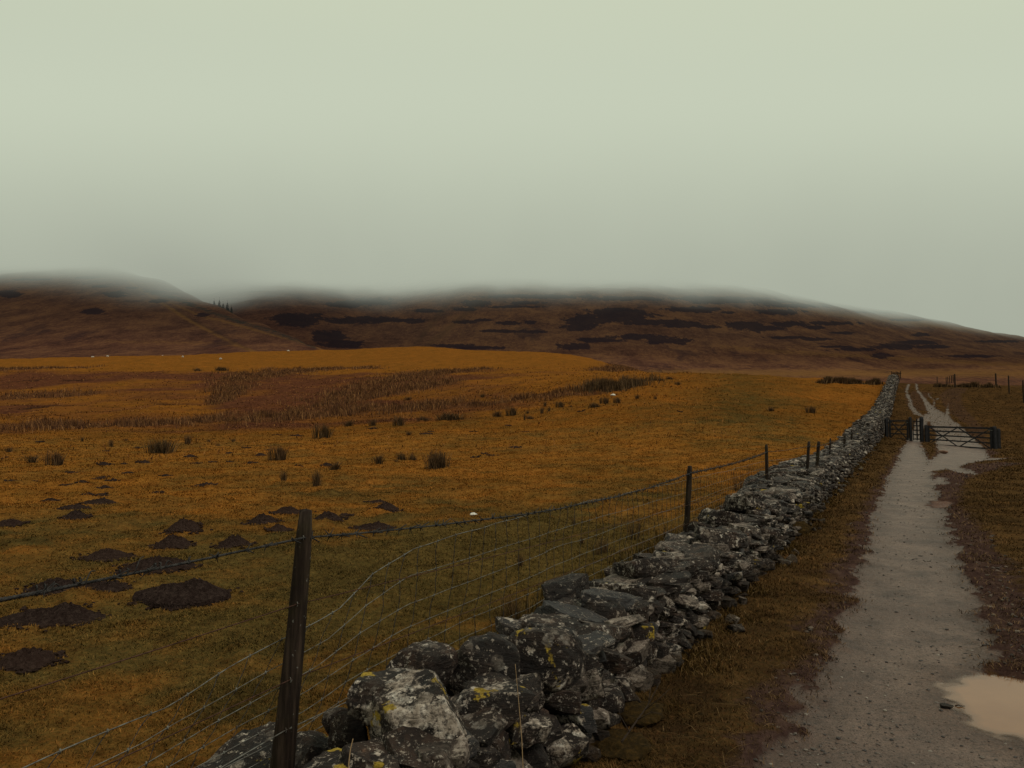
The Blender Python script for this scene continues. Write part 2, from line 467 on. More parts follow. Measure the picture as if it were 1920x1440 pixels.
def ground_colors(t, P):
    """shared straw/green turf colour: returns colour socket"""
    g = t.attr('green'); right = t.attr('right')
    fine = t.noise(P, 9.0, 6, .7)
    mid = t.noise(P, 1.6, 5, .6)
    big = t.noise(P, .12, 4, .6)
    straw = t.ramp(fine, [(.25, S1), (.5, S2), (.78, S3)])
    straw = t.mix(t.mapr(big, .35, .68), straw, t.ramp(mid, [(.3, S4), (.7, S5)]))
    green = t.ramp(fine, [(.25, G1), (.6, G2), (.85, G3)])
    gm = t.mapr(t.math('ADD', g, t.math('MULTIPLY', t.math('SUBTRACT', mid, .5), .9)), .12, .80)
    left = t.mix(gm, straw, green)
    mo_ = t.mapr(t.math('ADD', t.attr('moor'), t.math('MULTIPLY', t.math('SUBTRACT', t.noise(P, .11, 6, .65), .5), 1.6)), .35, .95)
    left = t.mix(mo_, left, t.ramp(t.math('ADD', t.math('MULTIPLY', fine, .5), t.math('MULTIPLY', mid, .5)), [(.3, (.042, .016, .011)), (.5, (.100, .038, .020)), (.68, (.22, .092, .040))]))
    rv = t.ramp(t.math('ADD', t.math('MULTIPLY', mid, .6), t.math('MULTIPLY', fine, .4)), [(.30, R1), (.5, R2), (.68, R3)])
    res = t.mix(right, left, rv)
    hue = t.noise(P, 38.0, 4, .7)
    res = t.mix(t.mapr(hue, .5, .68, 0, .75), res, t.mix(1.0, res, (1.25, .95, 1.0), 'MULTIPLY'))
    res = t.mix(t.mapr(hue, .5, .32, 0, .8), res, t.mix(1.0, res, (.52, .66, .85), 'MULTIPLY'))
    tus = t.noise(t.vscale(P, 1.0, 1.0, 1.0), 3.0, 6, .78)  # tussock shading painted into the colour as dark mottles
    res = t.mix(t.mapr(tus, .47, .36, 0, .7), res, t.mix(1.0, res, (.45, .42, .45), 'MULTIPLY'))
    br = t.noise(P, .42, 5, .65)  # broader light and dark mottles, painted tussock shading again
    res = t.mix(t.mapr(br, .52, .36, 0, .55), res, t.mix(1.0, res, (.62, .68, .75), 'MULTIPLY'))
    res = t.mix(t.mapr(br, .54, .68, 0, .6), res, t.mix(1.0, res, (1.30, 1.22, 1.15), 'MULTIPLY'))
    return res, fine, mid
S1 = (.082, .030, .007); S2 = (.235, .090, .015); S3 = (.44, .195, .045); S4 = (.125, .046, .010); S5 = (.30, .126, .020)
G1 = (.046, .030, .011); G2 = (.112, .072, .021); G3 = (.235, .145, .046)
R1 = (.033, .018, .010); R2 = (.074, .041, .016); R3 = (.145, .076, .028)

t = NT('turf_and_mud')
P = t.pos()
turf, fine, mid = ground_colors(t, P)
bedc = t.ramp(t.noise(t.vscale(P, 1, 1, .25), 1.8, 6, .75), [(.3, (.042, .018, .011)), (.52, (.095, .040, .019)), (.72, (.19, .082, .032))])
bedm = t.mapr(t.math('ADD', t.attr('bed'), t.math('MULTIPLY', t.math('SUBTRACT', t.noise(P, .5, 5, .7), .5), 1.3)), .30, 1.05)
c = t.mix(bedm, turf, bedc)
c = t.mix(t.attr('peat'), c, (.018, .011, .010))
mudn = t.noise(P, 7, 8, .7)
mudc = t.ramp(mudn, [(.3, (.028, .015, .013)), (.5, (.056, .031, .026)), (.75, (.115, .068, .050))])
mm = t.mapr(t.math('ADD', t.attr('mud'), t.math('MULTIPLY', t.math('SUBTRACT', t.noise(P, 5, 6, .75), .5), 1.1)), .38, .72)
c = t.mix(mm, c, mudc)
gr = t.noise(P, 2.2, 8, .65)
grc = t.ramp(gr, [(.30, (.070, .044, .036)), (.5, (.148, .096, .076)), (.70, (.245, .168, .132))])
grc = t.mix(t.mapr(t.noise(P, 1.1, 6, .7), .50, .64, 0, .7), grc, t.mix(1.0, grc, (.55, .48, .46), 'MULTIPLY'))
speck = t.n('ShaderNodeTexVoronoi', i={'Vector': P, 'Scale': 34.0, 'Randomness': 1.0})
pebn = t.mapr(speck.outputs['Distance'], .06, .22, 1.0, 0.0)
pebsel = t.mapr(t.noise(P, 4.5, 5, .7), .44, .58)
grc = t.mix(t.math('MULTIPLY', t.math('MULTIPLY', pebn, pebsel), .85), grc, (.036, .027, .025))
grc = t.mix(t.mapr(t.noise(t.vscale(P, .7, 1.6, 1), 20, 5, .75), .50, .66, 0, .75), grc, (.060, .042, .034))
grc = t.mix(t.mapr(t.math('ADD', t.attr('tdist'), t.math('MULTIPLY', t.math('SUBTRACT', t.noise(P, 3, 5, .7), .5), .35)), -.38, .02, 0, .75), grc, t.mix(1.0, grc, (.52, .44, .40), 'MULTIPLY'))
fg = t.noise(P, 75, 4, .75)
grc = t.mix(t.mapr(fg, .52, .66, 0, .7), grc, t.mix(1.0, grc, (1.5, 1.48, 1.45), 'MULTIPLY'))
grc = t.mix(t.mapr(fg, .48, .36, 0, .75), grc, t.mix(1.0, grc, (.48, .44, .42), 'MULTIPLY'))
tm = t.mapr(t.math('ADD', t.attr('track'), t.math('MULTIPLY', t.math('SUBTRACT', t.noise(P, 9, 6, .75), .5), .9)), .36, .62)
c = t.mix(tm, c, grc)
c = t.mix(t.math('MULTIPLY', t.attr('wet_far'), .55), c, t.mix(1.0, c, (.62, .50, .40), 'MULTIPLY'))
hb = t.math('ADD', t.math('MULTIPLY', t.noise(P, 28, 5, .7), .5), t.math('MULTIPLY', t.noise(P, 90, 3, .7), .25))
hb = t.math('ADD', hb, t.math('MULTIPLY', t.math('MULTIPLY', pebn, tm), .35))
rough = t.mapr(t.math('ADD', tm, t.math('MULTIPLY', mm, .6)), 0, 1, .95, .55)
M_GROUND = t.out(c, rough, t.bump(hb, 1.0, .05), t.mapr(tm, 0, 1, .0, .28))
ground = link('ground', mesh_data('ground', np.stack([gx, gy, gz], -1), gF, gattr), M_GROUND)
tag(ground, kind='structure')

# puddle water: a level sheet, cloudy where deep, clear over the last millimetres of the shore
def water_mat(name, deep, shallow):
    t = NT(name); P = t.pos()
    d = t.math('ADD', t.attr('depth'), t.math('MULTIPLY', t.math('SUBTRACT', t.noise(P, 14, 5, .7), .5), .006))
    n = t.noise(P, 1.6, 4, .55)
    wc = t.mix(t.mapr(n, .35, .7), deep, shallow)
    wc = t.mix(t.mapr(d, .004, .030), tuple(c * .55 for c in deep), wc)
    rip = t.noise(t.vscale(P, 1, 2.2, 1), 18, 3, .5)
    b = t.n('ShaderNodeBsdfPrincipled', i={'Base Color': wc, 'Roughness': .05, 'Normal': t.bump(rip, .14, .004), 'Specular IOR Level': .38})
    tr = t.n('ShaderNodeBsdfTransparent')
    m = t.n('ShaderNodeMixShader', i={0: t.mapr(d, .0005, .014, .12, 1.0), 1: tr.outputs[0], 2: b.outputs[0]})
    t.n('ShaderNodeOutputMaterial', i={'Surface': m.outputs[0]}); return t.m
M_WATER = water_mat('muddy_water', (.195, .082, .030), (.25, .118, .050))
M_WATER2 = water_mat('red_muddy_water', (.13, .062, .045), (.19, .095, .065))
def puddle(Pl, z, mat):
    Pn = np.array(Pl); lo = Pn.min(0) - .25; hi = Pn.max(0) + .25; n = 70
    X, Yg = np.meshgrid(np.linspace(lo[0], hi[0], n), np.linspace(lo[1], hi[1], n))
    x = X.ravel(); y = Yg.ravel(); dep = z - H(x, y)
    Fq = grid_faces(n, n)
    keep = (dep[Fq] > -.004).any(1) & (sd_poly(x, y, Pl)[Fq] < .24).all(1)
    Fq = Fq[keep]; used = np.unique(Fq); remap = np.full(n * n, -1); remap[used] = np.arange(len(used))
    if len(used) < 4: return
    V = np.stack([x[used], y[used], np.full(len(used), z)], -1)
    tag(link('puddle', mesh_data('puddle', V, remap[Fq], {'depth': dep[used]}), mat), kind='structure')
def pz(P, d):
    cc = np.mean(P, 0); return float(base_h(np.array([cc[0]]), np.array([cc[1]]))[0]) - d
puddle(pud1, pz(pud1, .066), M_WATER)
puddle(pud2, pz(pud2, .064), M_WATER2)
# ------------------------------------------------------------------ fells behind
fell_cols = [
    (-900, [(600, 760), (900, 700), (1160, 660), (2600, 600)]),
    (300, [(500, 715), (680, 655), (860, 590), (1100, 530), (1500, 500), (2600, 470)]),
    (430, [(500, 715), (650, 655), (840, 582), (1060, 530), (1500, 490), (2600, 470)]),
    (520, [(500, 712), (680, 645), (880, 575), (1080, 528), (1500, 490), (2600, 470)]),
    (640, [(500, 712), (580, 700), (790, 632), (1010, 566), (1500, 490), (2600, 460)]),
    (740, [(500, 712), (600, 694), (840, 628), (1080, 556), (1480, 480), (2600, 455)]),
    (900, [(450, 718), (560, 700), (800, 630), (1040, 546), (1450, 470), (2600, 450)]),
    (1200, [(400, 724), (500, 706), (650, 672), (850, 603), (1030, 546), (1300, 505), (2600, 500)]),
    (1400, [(400, 724), (500, 707), (680, 671), (900, 602), (1080, 551), (1250, 530), (1500, 540), (2600, 600)]),
    (1500, [(400, 724), (500, 708), (700, 670), (950, 602), (1130, 560), (1300, 548), (1600, 570), (2600, 630)]),
    (1700, [(400, 725), (550, 706), (800, 665), (1100, 618), (1300, 589), (1420, 584), (1700, 600), (2600, 650)]),
    (1920, [(400, 727), (550, 708), (800, 683), (1200, 647), (1450, 633), (1520, 631), (1900, 650), (2600, 680)]),
    (2300, [(400, 730), (550, 715), (800, 700), (1200, 680), (1500, 668), (1900, 680), (2600, 700)]),
    (3200, [(400, 735), (800, 730), (1500, 715), (2600, 735)]),
]
spur_cols = [
    (-1500, [(400, 705), (600, 650), (900, 590), (1300, 560), (2000, 600)]),
    (-500, [(400, 700), (600, 640), (900, 540), (1000, 520), (1400, 490), (2000, 520)]),
    (0, [(440, 692), (600, 642), (850, 545), (950, 515), (1300, 470), (2000, 500)]),
    (200, [(440, 688), (600, 640), (850, 542), (950, 515), (1250, 470), (2000, 540)]),
    (300, [(440, 686), (600, 641), (830, 560), (930, 528), (1000, 520), (1300, 560), (2000, 640)]),
    (360, [(440, 685), (600, 643), (800, 573), (900, 553), (1000, 560), (1300, 640), (2000, 720)]),
    (420, [(440, 685), (600, 645), (780, 583), (850, 573), (950, 605), (1300, 690), (2000, 760)]),
    (500, [(440, 685), (600, 645), (720, 610), (770, 604), (860, 650), (1300, 740), (2000, 770)]),
    (560, [(440, 690), (560, 658), (660, 633), (700, 631), (780, 680), (1300, 760), (2000, 780)]),
    (610, [(440, 698), (560, 668), (620, 655), (700, 690), (900, 750), (2000, 790)]),
    (680, [(440, 720), (560, 705), (700, 730), (900, 780), (2000, 800)]),
    (1000, [(440, 780), (700, 800), (2000, 820)]),
    (3200, [(440, 800), (700, 820), (2000, 840)]),
]
fell_h0 = make_table(fell_cols, 380, 2600, sig_r=4, sig_t=3)
spur_h0 = make_table(spur_cols, 380, 2100, sig_r=2.0, sig_t=1.4)
def fell_h(x, y): return fell_h0(x, y) + (fbm(x * .012, y * .008, 51, 5) - .5) * 14 * sstep(400, 700, np.hypot(x, y)) + (fbm(x * .03, y * .05, 57, 3) - .5) * 3
def spur_h(x, y): return spur_h0(x, y) + (fbm(x * .015, y * .012, 52, 5) - .5) * 6

def proj(x, y, z):
    dz = z - CZ; dep = y * CP + dz * SP; up = -y * SP + dz * CP
    return 960 + F * x / dep, 720 - F * up / dep

def blobs(x, y, z, lst, n):
    """dark heather stands: list of (px, py, half width, half height)"""
    px, py = proj(x, y, z); m = np.full(x.shape, -1.0)
    for (a, b, w, h) in lst:
        m = np.maximum(m, 1 - np.sqrt(((px - a) / w) ** 2 + ((py - b) / h) ** 2))
    return m
heather = [(1110, 600, 55, 8), (1165, 592, 75, 13), (1090, 612, 40, 9), (1155, 582, 60, 5), (1235, 604, 75, 7), (1280, 610, 50, 5), (1330, 613, 40, 4),
           (1200, 632, 70, 6), (1255, 640, 45, 6), (1130, 638, 50, 5), (1075, 650, 40, 7), (985, 568, 40, 4), (960, 575, 60, 3), (895, 570, 30, 7), (870, 580, 28, 4),
           (870, 604, 28, 5), (905, 600, 22, 3), (930, 621, 50, 3), (1000, 622, 30, 4), (955, 606, 30, 4), (995, 604, 14, 4), (775, 601, 28, 5), (800, 583, 30, 4), (700, 600, 60, 6),
           (665, 600, 60, 8), (650, 570, 40, 8), (620, 630, 40, 12), (560, 600, 60, 14), (640, 645, 50, 8), (700, 565, 40, 8), (900, 652, 60, 4), (850, 648, 50, 4),
           (1300, 580, 60, 6), (1350, 565, 70, 5), (1440, 566, 60, 4), (1320, 584, 20, 4), (1365, 586, 22, 3), (1290, 606, 22, 4), (1390, 611, 45, 9), (1430, 616, 45, 6),
           (1460, 585, 50, 6), (1480, 608, 40, 6), (1530, 614, 22, 4), (1560, 606, 55, 4), (1480, 633, 45, 3), (1530, 636, 30, 3), (1580, 624, 30, 3), (1500, 573, 80, 4),
           (1650, 585, 50, 3), (1700, 600, 40, 3), (1730, 627, 22, 4), (1720, 642, 50, 5), (1680, 650, 52, 6), (1750, 650, 35, 4), (1600, 655, 50, 4), (1560, 650, 40, 3),
           (1650, 668, 22, 5), (1340, 560, 120, 5), (1000, 556, 120, 4), (1180, 560, 90, 5), (1870, 640, 60, 3), (1820, 668, 60, 3)]
fth = np.linspace(-.95, .95, 760); frr = np.exp(np.linspace(math.log(390), math.log(2550), 360))
fx, fy = polar_grid(fth, frr); fz = fell_h(fx, fy)
hb_ = blobs(fx, fy, fz, heather, 0)
ppx, ppy = proj(fx, fy, fz)
gully = sum(np.exp(-((ppx - (a + (ppy - 600) * k)) / w) ** 2) for a, k, w in ((815, -.75, 7), (860, -1.2, 10)))
gold = np.exp(-((ppy - (700 - 0)) / 9.0) ** 2) * sstep(1100, 1250, ppx) + np.exp(-((ppy - (597 + (ppx - 1650) * .11)) / 8.0) ** 2) * sstep(1400, 1650, ppx) + .6 * np.exp(-((ppy - (655 + (ppx - 1400) * .06)) / 6.0) ** 2) * sstep(1280, 1400, ppx)
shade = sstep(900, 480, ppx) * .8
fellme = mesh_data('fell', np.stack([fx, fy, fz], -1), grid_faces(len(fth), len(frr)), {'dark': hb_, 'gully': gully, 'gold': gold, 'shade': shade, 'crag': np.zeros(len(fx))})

heather2 = [(15, 552, 28, 7), (218, 552, 28, 6), (173, 584, 22, 7), (185, 537, 25, 3), (60, 524, 40, 2.5), (165, 520, 30, 3), (290, 547, 18, 3), (300, 565, 20, 4), (380, 590, 14, 4), (250, 540, 14, 2)]
sth = np.linspace(-.95, .02, 560); srr = np.exp(np.linspace(math.log(400), math.log(2050), 330))
sx, sy = polar_grid(sth, srr); sz = spur_h(sx, sy)
hb2 = blobs(sx, sy, sz, heather2, 0)
ppx, ppy = proj(sx, sy, sz)
def pathm(pts, w):
    m = np.zeros(ppx.shape)
    for (x0, y0), (x1, y1) in zip(pts[:-1], pts[1:]):
        dx, dy = x1 - x0, y1 - y0; tt_ = np.clip(((ppx - x0) * dx + (ppy - y0) * dy) / (dx * dx + dy * dy), 0, 1)
        m = np.maximum(m, np.exp(-(np.hypot(ppx - x0 - tt_ * dx, ppy - y0 - tt_ * dy) / w) ** 2))
    return m
g1 = pathm([(240, 527), (275, 550), (310, 572), (350, 598), (400, 625), (440, 645), (480, 661)], 3.5) + .8 * pathm([(315, 565), (370, 590), (430, 605), (500, 625), (560, 640), (605, 655)], 3.0) + .5 * pathm([(200, 640), (300, 642), (400, 643), (440, 648)], 5)
d1 = pathm([(330, 580), (370, 605), (420, 630), (465, 655)], 3.0)
crag = pathm([(270, 545), (330, 560), (380, 580), (440, 600), (520, 625), (590, 650)], 9.0)
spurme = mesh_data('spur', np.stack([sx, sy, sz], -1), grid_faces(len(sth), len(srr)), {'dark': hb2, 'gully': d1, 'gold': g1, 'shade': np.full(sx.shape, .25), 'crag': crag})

t = NT('heather_and_bracken'); P = t.pos()
n1 = t.noise(t.vscale(P, 1, .55, 1), .035, 8, .62)
n2 = t.noise(t.vscale(P, 1, .4, 1), .25, 6, .7)
nf = t.noise(t.vscale(P, 1, .3, 1.5), .9, 5, .75)
mixn = t.math('ADD', t.math('MULTIPLY', n1, .40), t.math('MULTIPLY', t.math('ADD', n2, nf), .30))
base = t.ramp(mixn, [(.38, (.050, .023, .020)), (.48, (.112, .050, .034)), (.58, (.20, .092, .048))])
gd = t.mapr(t.math('ADD', t.attr('gold'), t.math('MULTIPLY', t.math('SUBTRACT', n2, .5), 1.5)), .25, 1.0, 0, .65)
base = t.mix(gd, base, (.24, .115, .038))
dn = t.noise(t.vscale(P, 1, .30, 1), .075, 9, .75)
dk = t.mapr(t.math('ADD', t.attr('dark'), t.math('MULTIPLY', t.math('SUBTRACT', dn, .5), 3.4)), .0, .20)
spd = t.mapr(t.noise(t.vscale(P, 1, .25, 1), .022, 7, .65), .60, .66, 0, .55)
dk = t.math('MAXIMUM', dk, spd)
base = t.mix(t.math('MULTIPLY', dk, .85), base, (.022, .015, .024))
base = t.mix(t.math('MULTIPLY', t.attr('gully'), .35), base, (.045, .028, .020))
cn = t.mapr(t.math('ADD', t.attr('crag'), t.math('MULTIPLY', t.math('SUBTRACT', t.noise(P, .12, 6, .8), .5), 2.2)), .75, 1.1)
base = t.mix(cn, base, (.05, .04, .035))
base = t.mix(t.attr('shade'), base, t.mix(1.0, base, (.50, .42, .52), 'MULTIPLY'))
M_FELL = t.out(base, .95, t.bump(t.math('ADD', n2, nf), .8, 3.5), .0)
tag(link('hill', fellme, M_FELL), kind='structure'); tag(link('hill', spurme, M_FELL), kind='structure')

# ------------------------------------------------------------------ low cloud swallowing the tops
t = NT('mist'); P = t.pos()
sep = t.n('ShaderNodeSeparateXYZ', i={0: P})
w = t.noise(t.vscale(P, 1, 1, .6), .0045, 4, .6)
zz = t.math('ADD', sep.outputs['Z'], t.math('MULTIPLY', t.math('SUBTRACT', w, .5), 34))
zz = t.math('ADD', zz, t.math('MULTIPLY', t.math('SUBTRACT', t.noise(t.vscale(P, 1, 1, .7), .018, 5, .65), .5), 34))
gx_ = t.math('MULTIPLY', t.math('ADD', sep.outputs['X'], 352), 1 / 75.0); gy_ = t.math('MULTIPLY', t.math('SUBTRACT', sep.outputs['Y'], 825), 1 / 130.0)
gg = t.math('POWER', 2.718, t.math('MULTIPLY', t.math('ADD', t.math('MULTIPLY', gx_, gx_), t.math('MULTIPLY', gy_, gy_)), -1.0))
zz = t.math('ADD', zz, t.math('MULTIPLY', gg, 40))
up = t.mapr(zz, 116, 226, 0, 1); up = t.math('POWER', up, 2.7)
fadey = t.mapr(sep.outputs['Y'], 520, 900, 0, 1)
den = t.math('ADD', t.math('MULTIPLY', t.math('MULTIPLY', up, fadey), .034), .00003)
ab = t.n('ShaderNodeVolumeAbsorption', i={'Color': (0, 0, 0, 1), 'Density': den})
fc = t.mix(t.mapr(sep.outputs['Z'], 148, 245), (.335, .357, .295), (.56, .61, .48))
em = t.n('ShaderNodeEmission', i={'Color': fc, 'Strength': den})  # cloud glows by itself in sky colour, in place of scattered daylight
ad = t.n('ShaderNodeAddShader', i={0: ab.outputs[0], 1: em.outputs[0]})
t.n('ShaderNodeOutputMaterial', i={'Volume': ad.outputs[0]})
M_MIST = t.m
try: M_MIST.cycles.volume_step_rate = 1.0
except Exception as e: print('step', e)
b = MB(); X0, X1, Y0, Y1, Z0, Z1 = -1900, 1900, 520, 2400, 60, 330
b.add([(X0, Y0, Z0), (X1, Y0, Z0), (X1, Y1, Z0), (X0, Y1, Z0), (X0, Y0, Z1), (X1, Y0, Z1), (X1, Y1, Z1), (X0, Y1, Z1)],
      [[3, 2, 1, 0], [4, 5, 6, 7], [0, 1, 5, 4], [1, 2, 6, 5], [2, 3, 7, 6], [3, 0, 4, 7]])
mist = b.build('mist', M_MIST, None, False); tag(mist, kind='structure')
scn.cycles.volume_step_rate = .06
scn.cycles.volume_max_steps = 512

# ------------------------------------------------------------------ overcast sky and sun
SUN_EL, SUN_AZ = math.radians(52), math.radians(120)      # azimuth from +Y towards +X
w = NT('World', True); scn.world = w.m
sky = w.n('ShaderNodeTexSky', sky_type='NISHITA', sun_disc=False, sun_elevation=SUN_EL, sun_rotation=SUN_AZ)
skyb = w.n('ShaderNodeBackground', i={'Color': sky.outputs[0], 'Strength': .05})
g = w.n('ShaderNodeTexCoord').outputs['Generated']
sp = w.n('ShaderNodeSeparateXYZ', i={0: g})
wob = w.noise(w.vscale(g, 1, 1, 2.0), 2.2, 3, .5)
el = w.math('ADD', sp.outputs['Z'], w.math('MULTIPLY', w.math('SUBTRACT', wob, .5), .05))
el = w.math('ADD', el, w.math('MULTIPLY', sp.outputs['X'], .06))
colr = w.ramp(el, [(.0, (.36, .375, .31)), (.13, (.44, .472, .378)), (.20, (.505, .548, .435)), (.27, (.56, .61, .48)), (.35, (.575, .625, .485)), (.45, (.615, .665, .505)), (1, (.66, .71, .55))])
cloud = w.n('ShaderNodeBackground', i={'Color': colr, 'Strength': .96})
ms = w.n('ShaderNodeAddShader', i={0: skyb.outputs[0], 1: cloud.outputs[0]})
# the overcast hides nearly all of the blue: 3 % of the clear sky is let through
mx = w.n('ShaderNodeMixShader', i={0: .97, 1: skyb.outputs[0], 2: cloud.outputs[0]})
w.n('ShaderNodeOutputWorld', i={0: mx.outputs[0]})
sl = bpy.data.lights.new('sun', 'SUN'); sl.energy = 1.3; sl.angle = math.radians(20); sl.color = (1, .93, .82)
so = bpy.data.objects.new('sun', sl); col.objects.link(so)
d = Vector((math.sin(SUN_AZ) * math.cos(SUN_EL), math.cos(SUN_AZ) * math.cos(SUN_EL), math.sin(SUN_EL)))
so.rotation_euler = d.to_track_quat('Z', 'Y').to_euler(); so.location = (20, -20, 40)
# ------------------------------------------------------------------ dry stone wall
_ico = {}
def ico(sub):
    if sub in _ico: return _ico[sub]
    import bmesh
    bm = bmesh.new(); bmesh.ops.create_icosphere(bm, subdivisions=sub, radius=1.0)
    bm.verts.ensure_lookup_table()
    V = np.array([v.co[:] for v in bm.verts]); Fc = np.array([[v.index for v in f.verts] for f in bm.faces]); bm.free()
    _ico[sub] = (V, Fc); return _ico[sub]

def rock(dim, sub=3, seed=0, planes=14, rough=.05, slab=False, block=.55):
    """an angular, slightly worn stone: returns verts (metres, centred), faces"""
    r = np.random.default_rng(seed)
    V, Fc = ico(sub); V = V.copy()
    # squarish start, then split planes
    m = np.max(np.abs(V), axis=1)
    V = V * (1 - block) + (V / m[:, None]) * block * .86
    for k in range(planes):
        n = r.normal(size=3)
        if slab: n[2] *= .35
        n /= np.linalg.norm(n); dd = r.uniform(.50, .84) if sub < 5 else r.uniform(.66, .92)
        s = V @ n - dd
        V = V - np.where(s > 0, s * .94, 0)[:, None] * n
    if slab:
        for sgn in (1, -1):
            n = np.array([r.normal(0, .12), r.normal(0, .12), sgn]); n /= np.linalg.norm(n)
            s = V @ n - r.uniform(.42, .6); V = V - np.where(s > 0, s * .96, 0)[:, None] * n
        V[:, 2] *= 1.75
    dim = np.array(dim, float)
    Q = V * dim / 2
    sc = max(dim)
    off = r.uniform(0, 100, 3)
    nz = (vn3(Q / sc * 4 + off, seed % 991) - .5) * .6 + (vn3(Q / sc * 9 + off, seed % 991 + 1) - .5) * .3
    if sub >= 3: nz = nz + (vn3(Q / sc * 22 + off, seed % 991 + 2) - .5) * .22
    if sub >= 4: nz = nz + (vn3(Q / sc * 50 + off, seed % 991 + 3) - .5) * .12
    # bedding ledges
    led = np.abs(((Q[:, 2] / min(dim) * (2.2 + off[1] * .02) + off[0] + nz * 3.2) % 1) - .5) - .25
    U = V / (np.linalg.norm(V, axis=1)[:, None] + 1e-9)
    amp = rough * np.minimum(dim, sc * .5).mean() * 4.0
    side = np.sqrt(np.clip(1 - U[:, 2] ** 2, 0, 1))
    Q = Q + U * (nz * amp)[:, None] + U * (led * side * amp * .55 * (1 if slab else .4))[:, None]
    return Q, Fc

def rotm(rx, ry, rz):
    return np.array(Matrix.Rotation(rz, 3, 'Z') @ Matrix.Rotation(ry, 3, 'Y') @ Matrix.Rotation(rx, 3, 'X'))

def stone_mat():
    t = NT('lichened_slate'); lp = t.attr('lp', True); rnd = t.attr('rnd'); lowz = t.attr('low')
    geo = t.n('ShaderNodeNewGeometry')
    bed_ = t.noise(t.vscale(lp, 2.2, 2.2, 13), 3.5, 7, .70, 1.2)
    gen = t.noise(lp, 6, 8, .68)
    fine = t.noise(lp, 46, 6, .72)
    c = t.ramp(t.math('ADD', t.math('MULTIPLY', gen, .6), t.math('MULTIPLY', bed_, .4)), [(.38, (.006, .0045, .005)), (.49, (.015, .012, .012)), (.59, (.042, .034, .031)), (.69, (.17, .130, .105))])
    c = t.mix(t.mapr(rnd, .0, 1.0, 0, .7), c, t.mix(1.0, c, (1.35, .95, .68), 'MULTIPLY'))
    c = t.mix(t.mapr(rnd, .93, .94, 0, .75), c, t.ramp(bed_, [(.3, (.018, .021, .027)), (.7, (.066, .072, .080))]))
    pale = t.math('MULTIPLY', t.mapr(rnd, .76, .78), t.mapr(rnd, .92, .93, 1, 0))
    c = t.mix(t.math('MULTIPLY', pale, t.mapr(t.math('ADD', bed_, t.math('MULTIPLY', t.math('SUBTRACT', fine, .5), .9)), .40, .56, .1, .95)), c, t.ramp(gen, [(.35, (.085, .075, .066)), (.55, (.24, .22, .20)), (.7, (.52, .51, .48))]))
    # crusty grey-white lichen
    warp = t.noise(lp, 3.6, 7, .72, .3)
    v = t.n('ShaderNodeTexVoronoi', i={'Vector': t.n('ShaderNodeVectorMath', operation='ADD', i={0: lp, 1: t.vscale(t.noise(lp, 14, 3, .6, 0, 'C'), .07, .07, .07)}).outputs[0], 'Scale': 11.0})
    spots = t.mapr(t.math('ADD', v.outputs['Distance'], t.math('MULTIPLY', t.math('SUBTRACT', t.noise(lp, 30, 4, .7), .5), .35)), .34, .42, 1, 0)
    sel = t.mapr(t.noise(v.outputs['Position'], 7.7, 2, .5), .50, .56)
    liam = t.attr('lichen')
    pat = t.mapr(t.math('ADD', warp, t.math('MULTIPLY', liam, .12)), .645, .685)
    pat = t.math('MULTIPLY', pat, t.mapr(fine, .36, .52))
    pat = t.math('MAXIMUM', pat, t.math('MULTIPLY', t.math('MULTIPLY', spots, sel), t.math('MULTIPLY', t.mapr(liam, .2, 1.0, .0, 1.0), t.mapr(fine, .34, .5))))
    fl = t.math('MULTIPLY', t.mapr(fine, .57, .62), t.mapr(gen, .46, .54))
    pat = t.math('MAXIMUM', pat, t.math('MULTIPLY', fl, .9))
    ew = t.mapr(t.math('ADD', t.noise(lp, 22, 5, .78), t.math('MULTIPLY', liam, .06)), .60, .64)
    pat = t.math('MAXIMUM', pat, t.math('MULTIPLY', ew, t.mapr(liam, .1, .5, .4, 1.0)))
    pat = t.math('MULTIPLY', pat, t.math('SUBTRACT', 1.0, lowz))
    lic = t.ramp(t.noise(lp, 21, 4, .6), [(.3, (.22, .20, .17)), (.5, (.46, .44, .40)), (.7, (.78, .82, .80))])
    c = t.mix(pat, c, lic)
    # yellow lichen, rare
    yv = t.noise(lp, 5.3, 6, .65)
    ylw = t.math('MULTIPLY', t.mapr(t.attr('yellow'), 0, .1), t.mapr(t.math('ADD', yv, t.math('MULTIPLY', t.attr('yellow'), .17)), .66, .69))
    c = t.mix(ylw, c, t.ramp(fine, [(.3, (.22, .16, .018)), (.7, (.55, .44, .06))]))
    # moss low down and on upward faces
    nrm_z = t.n('ShaderNodeSeparateXYZ', i={0: geo.outputs['Normal']}).outputs['Z']
    mo = t.math('MULTIPLY', t.mapr(t.math('ADD', t.noise(geo.outputs['Position'], 5, 6, .7), t.math('MULTIPLY', lowz, .22)), .56, .66), t.mapr(nrm_z, -.2, .5))
    mo = t.math('MULTIPLY', mo, t.mapr(lowz, .1, .8, .12, 1))
    c = t.mix(mo, c, t.ramp(fine, [(.3, (.016, .010, .004)), (.7, (.060, .034, .009))]))
    c = t.mix(t.math('MULTIPLY', lowz, .55), c, t.mix(1.0, c, (.45, .40, .36), 'MULTIPLY'))  # darker and browner towards the ground
    c = t.mix(1.0, c, (1.0, .84, .76), 'MULTIPLY')
    h = t.math('ADD', t.math('MULTIPLY', bed_, .6), t.math('ADD', t.math('MULTIPLY', fine, .30), t.math('MULTIPLY', gen, .5)))
    h = t.math('ADD', h, t.math('MULTIPLY', pat, .16))
    return t.out(c, t.mapr(gen, .3, .7, .55, .9), t.bump(h, 1.0, .05), .22)
M_STONE = stone_mat()

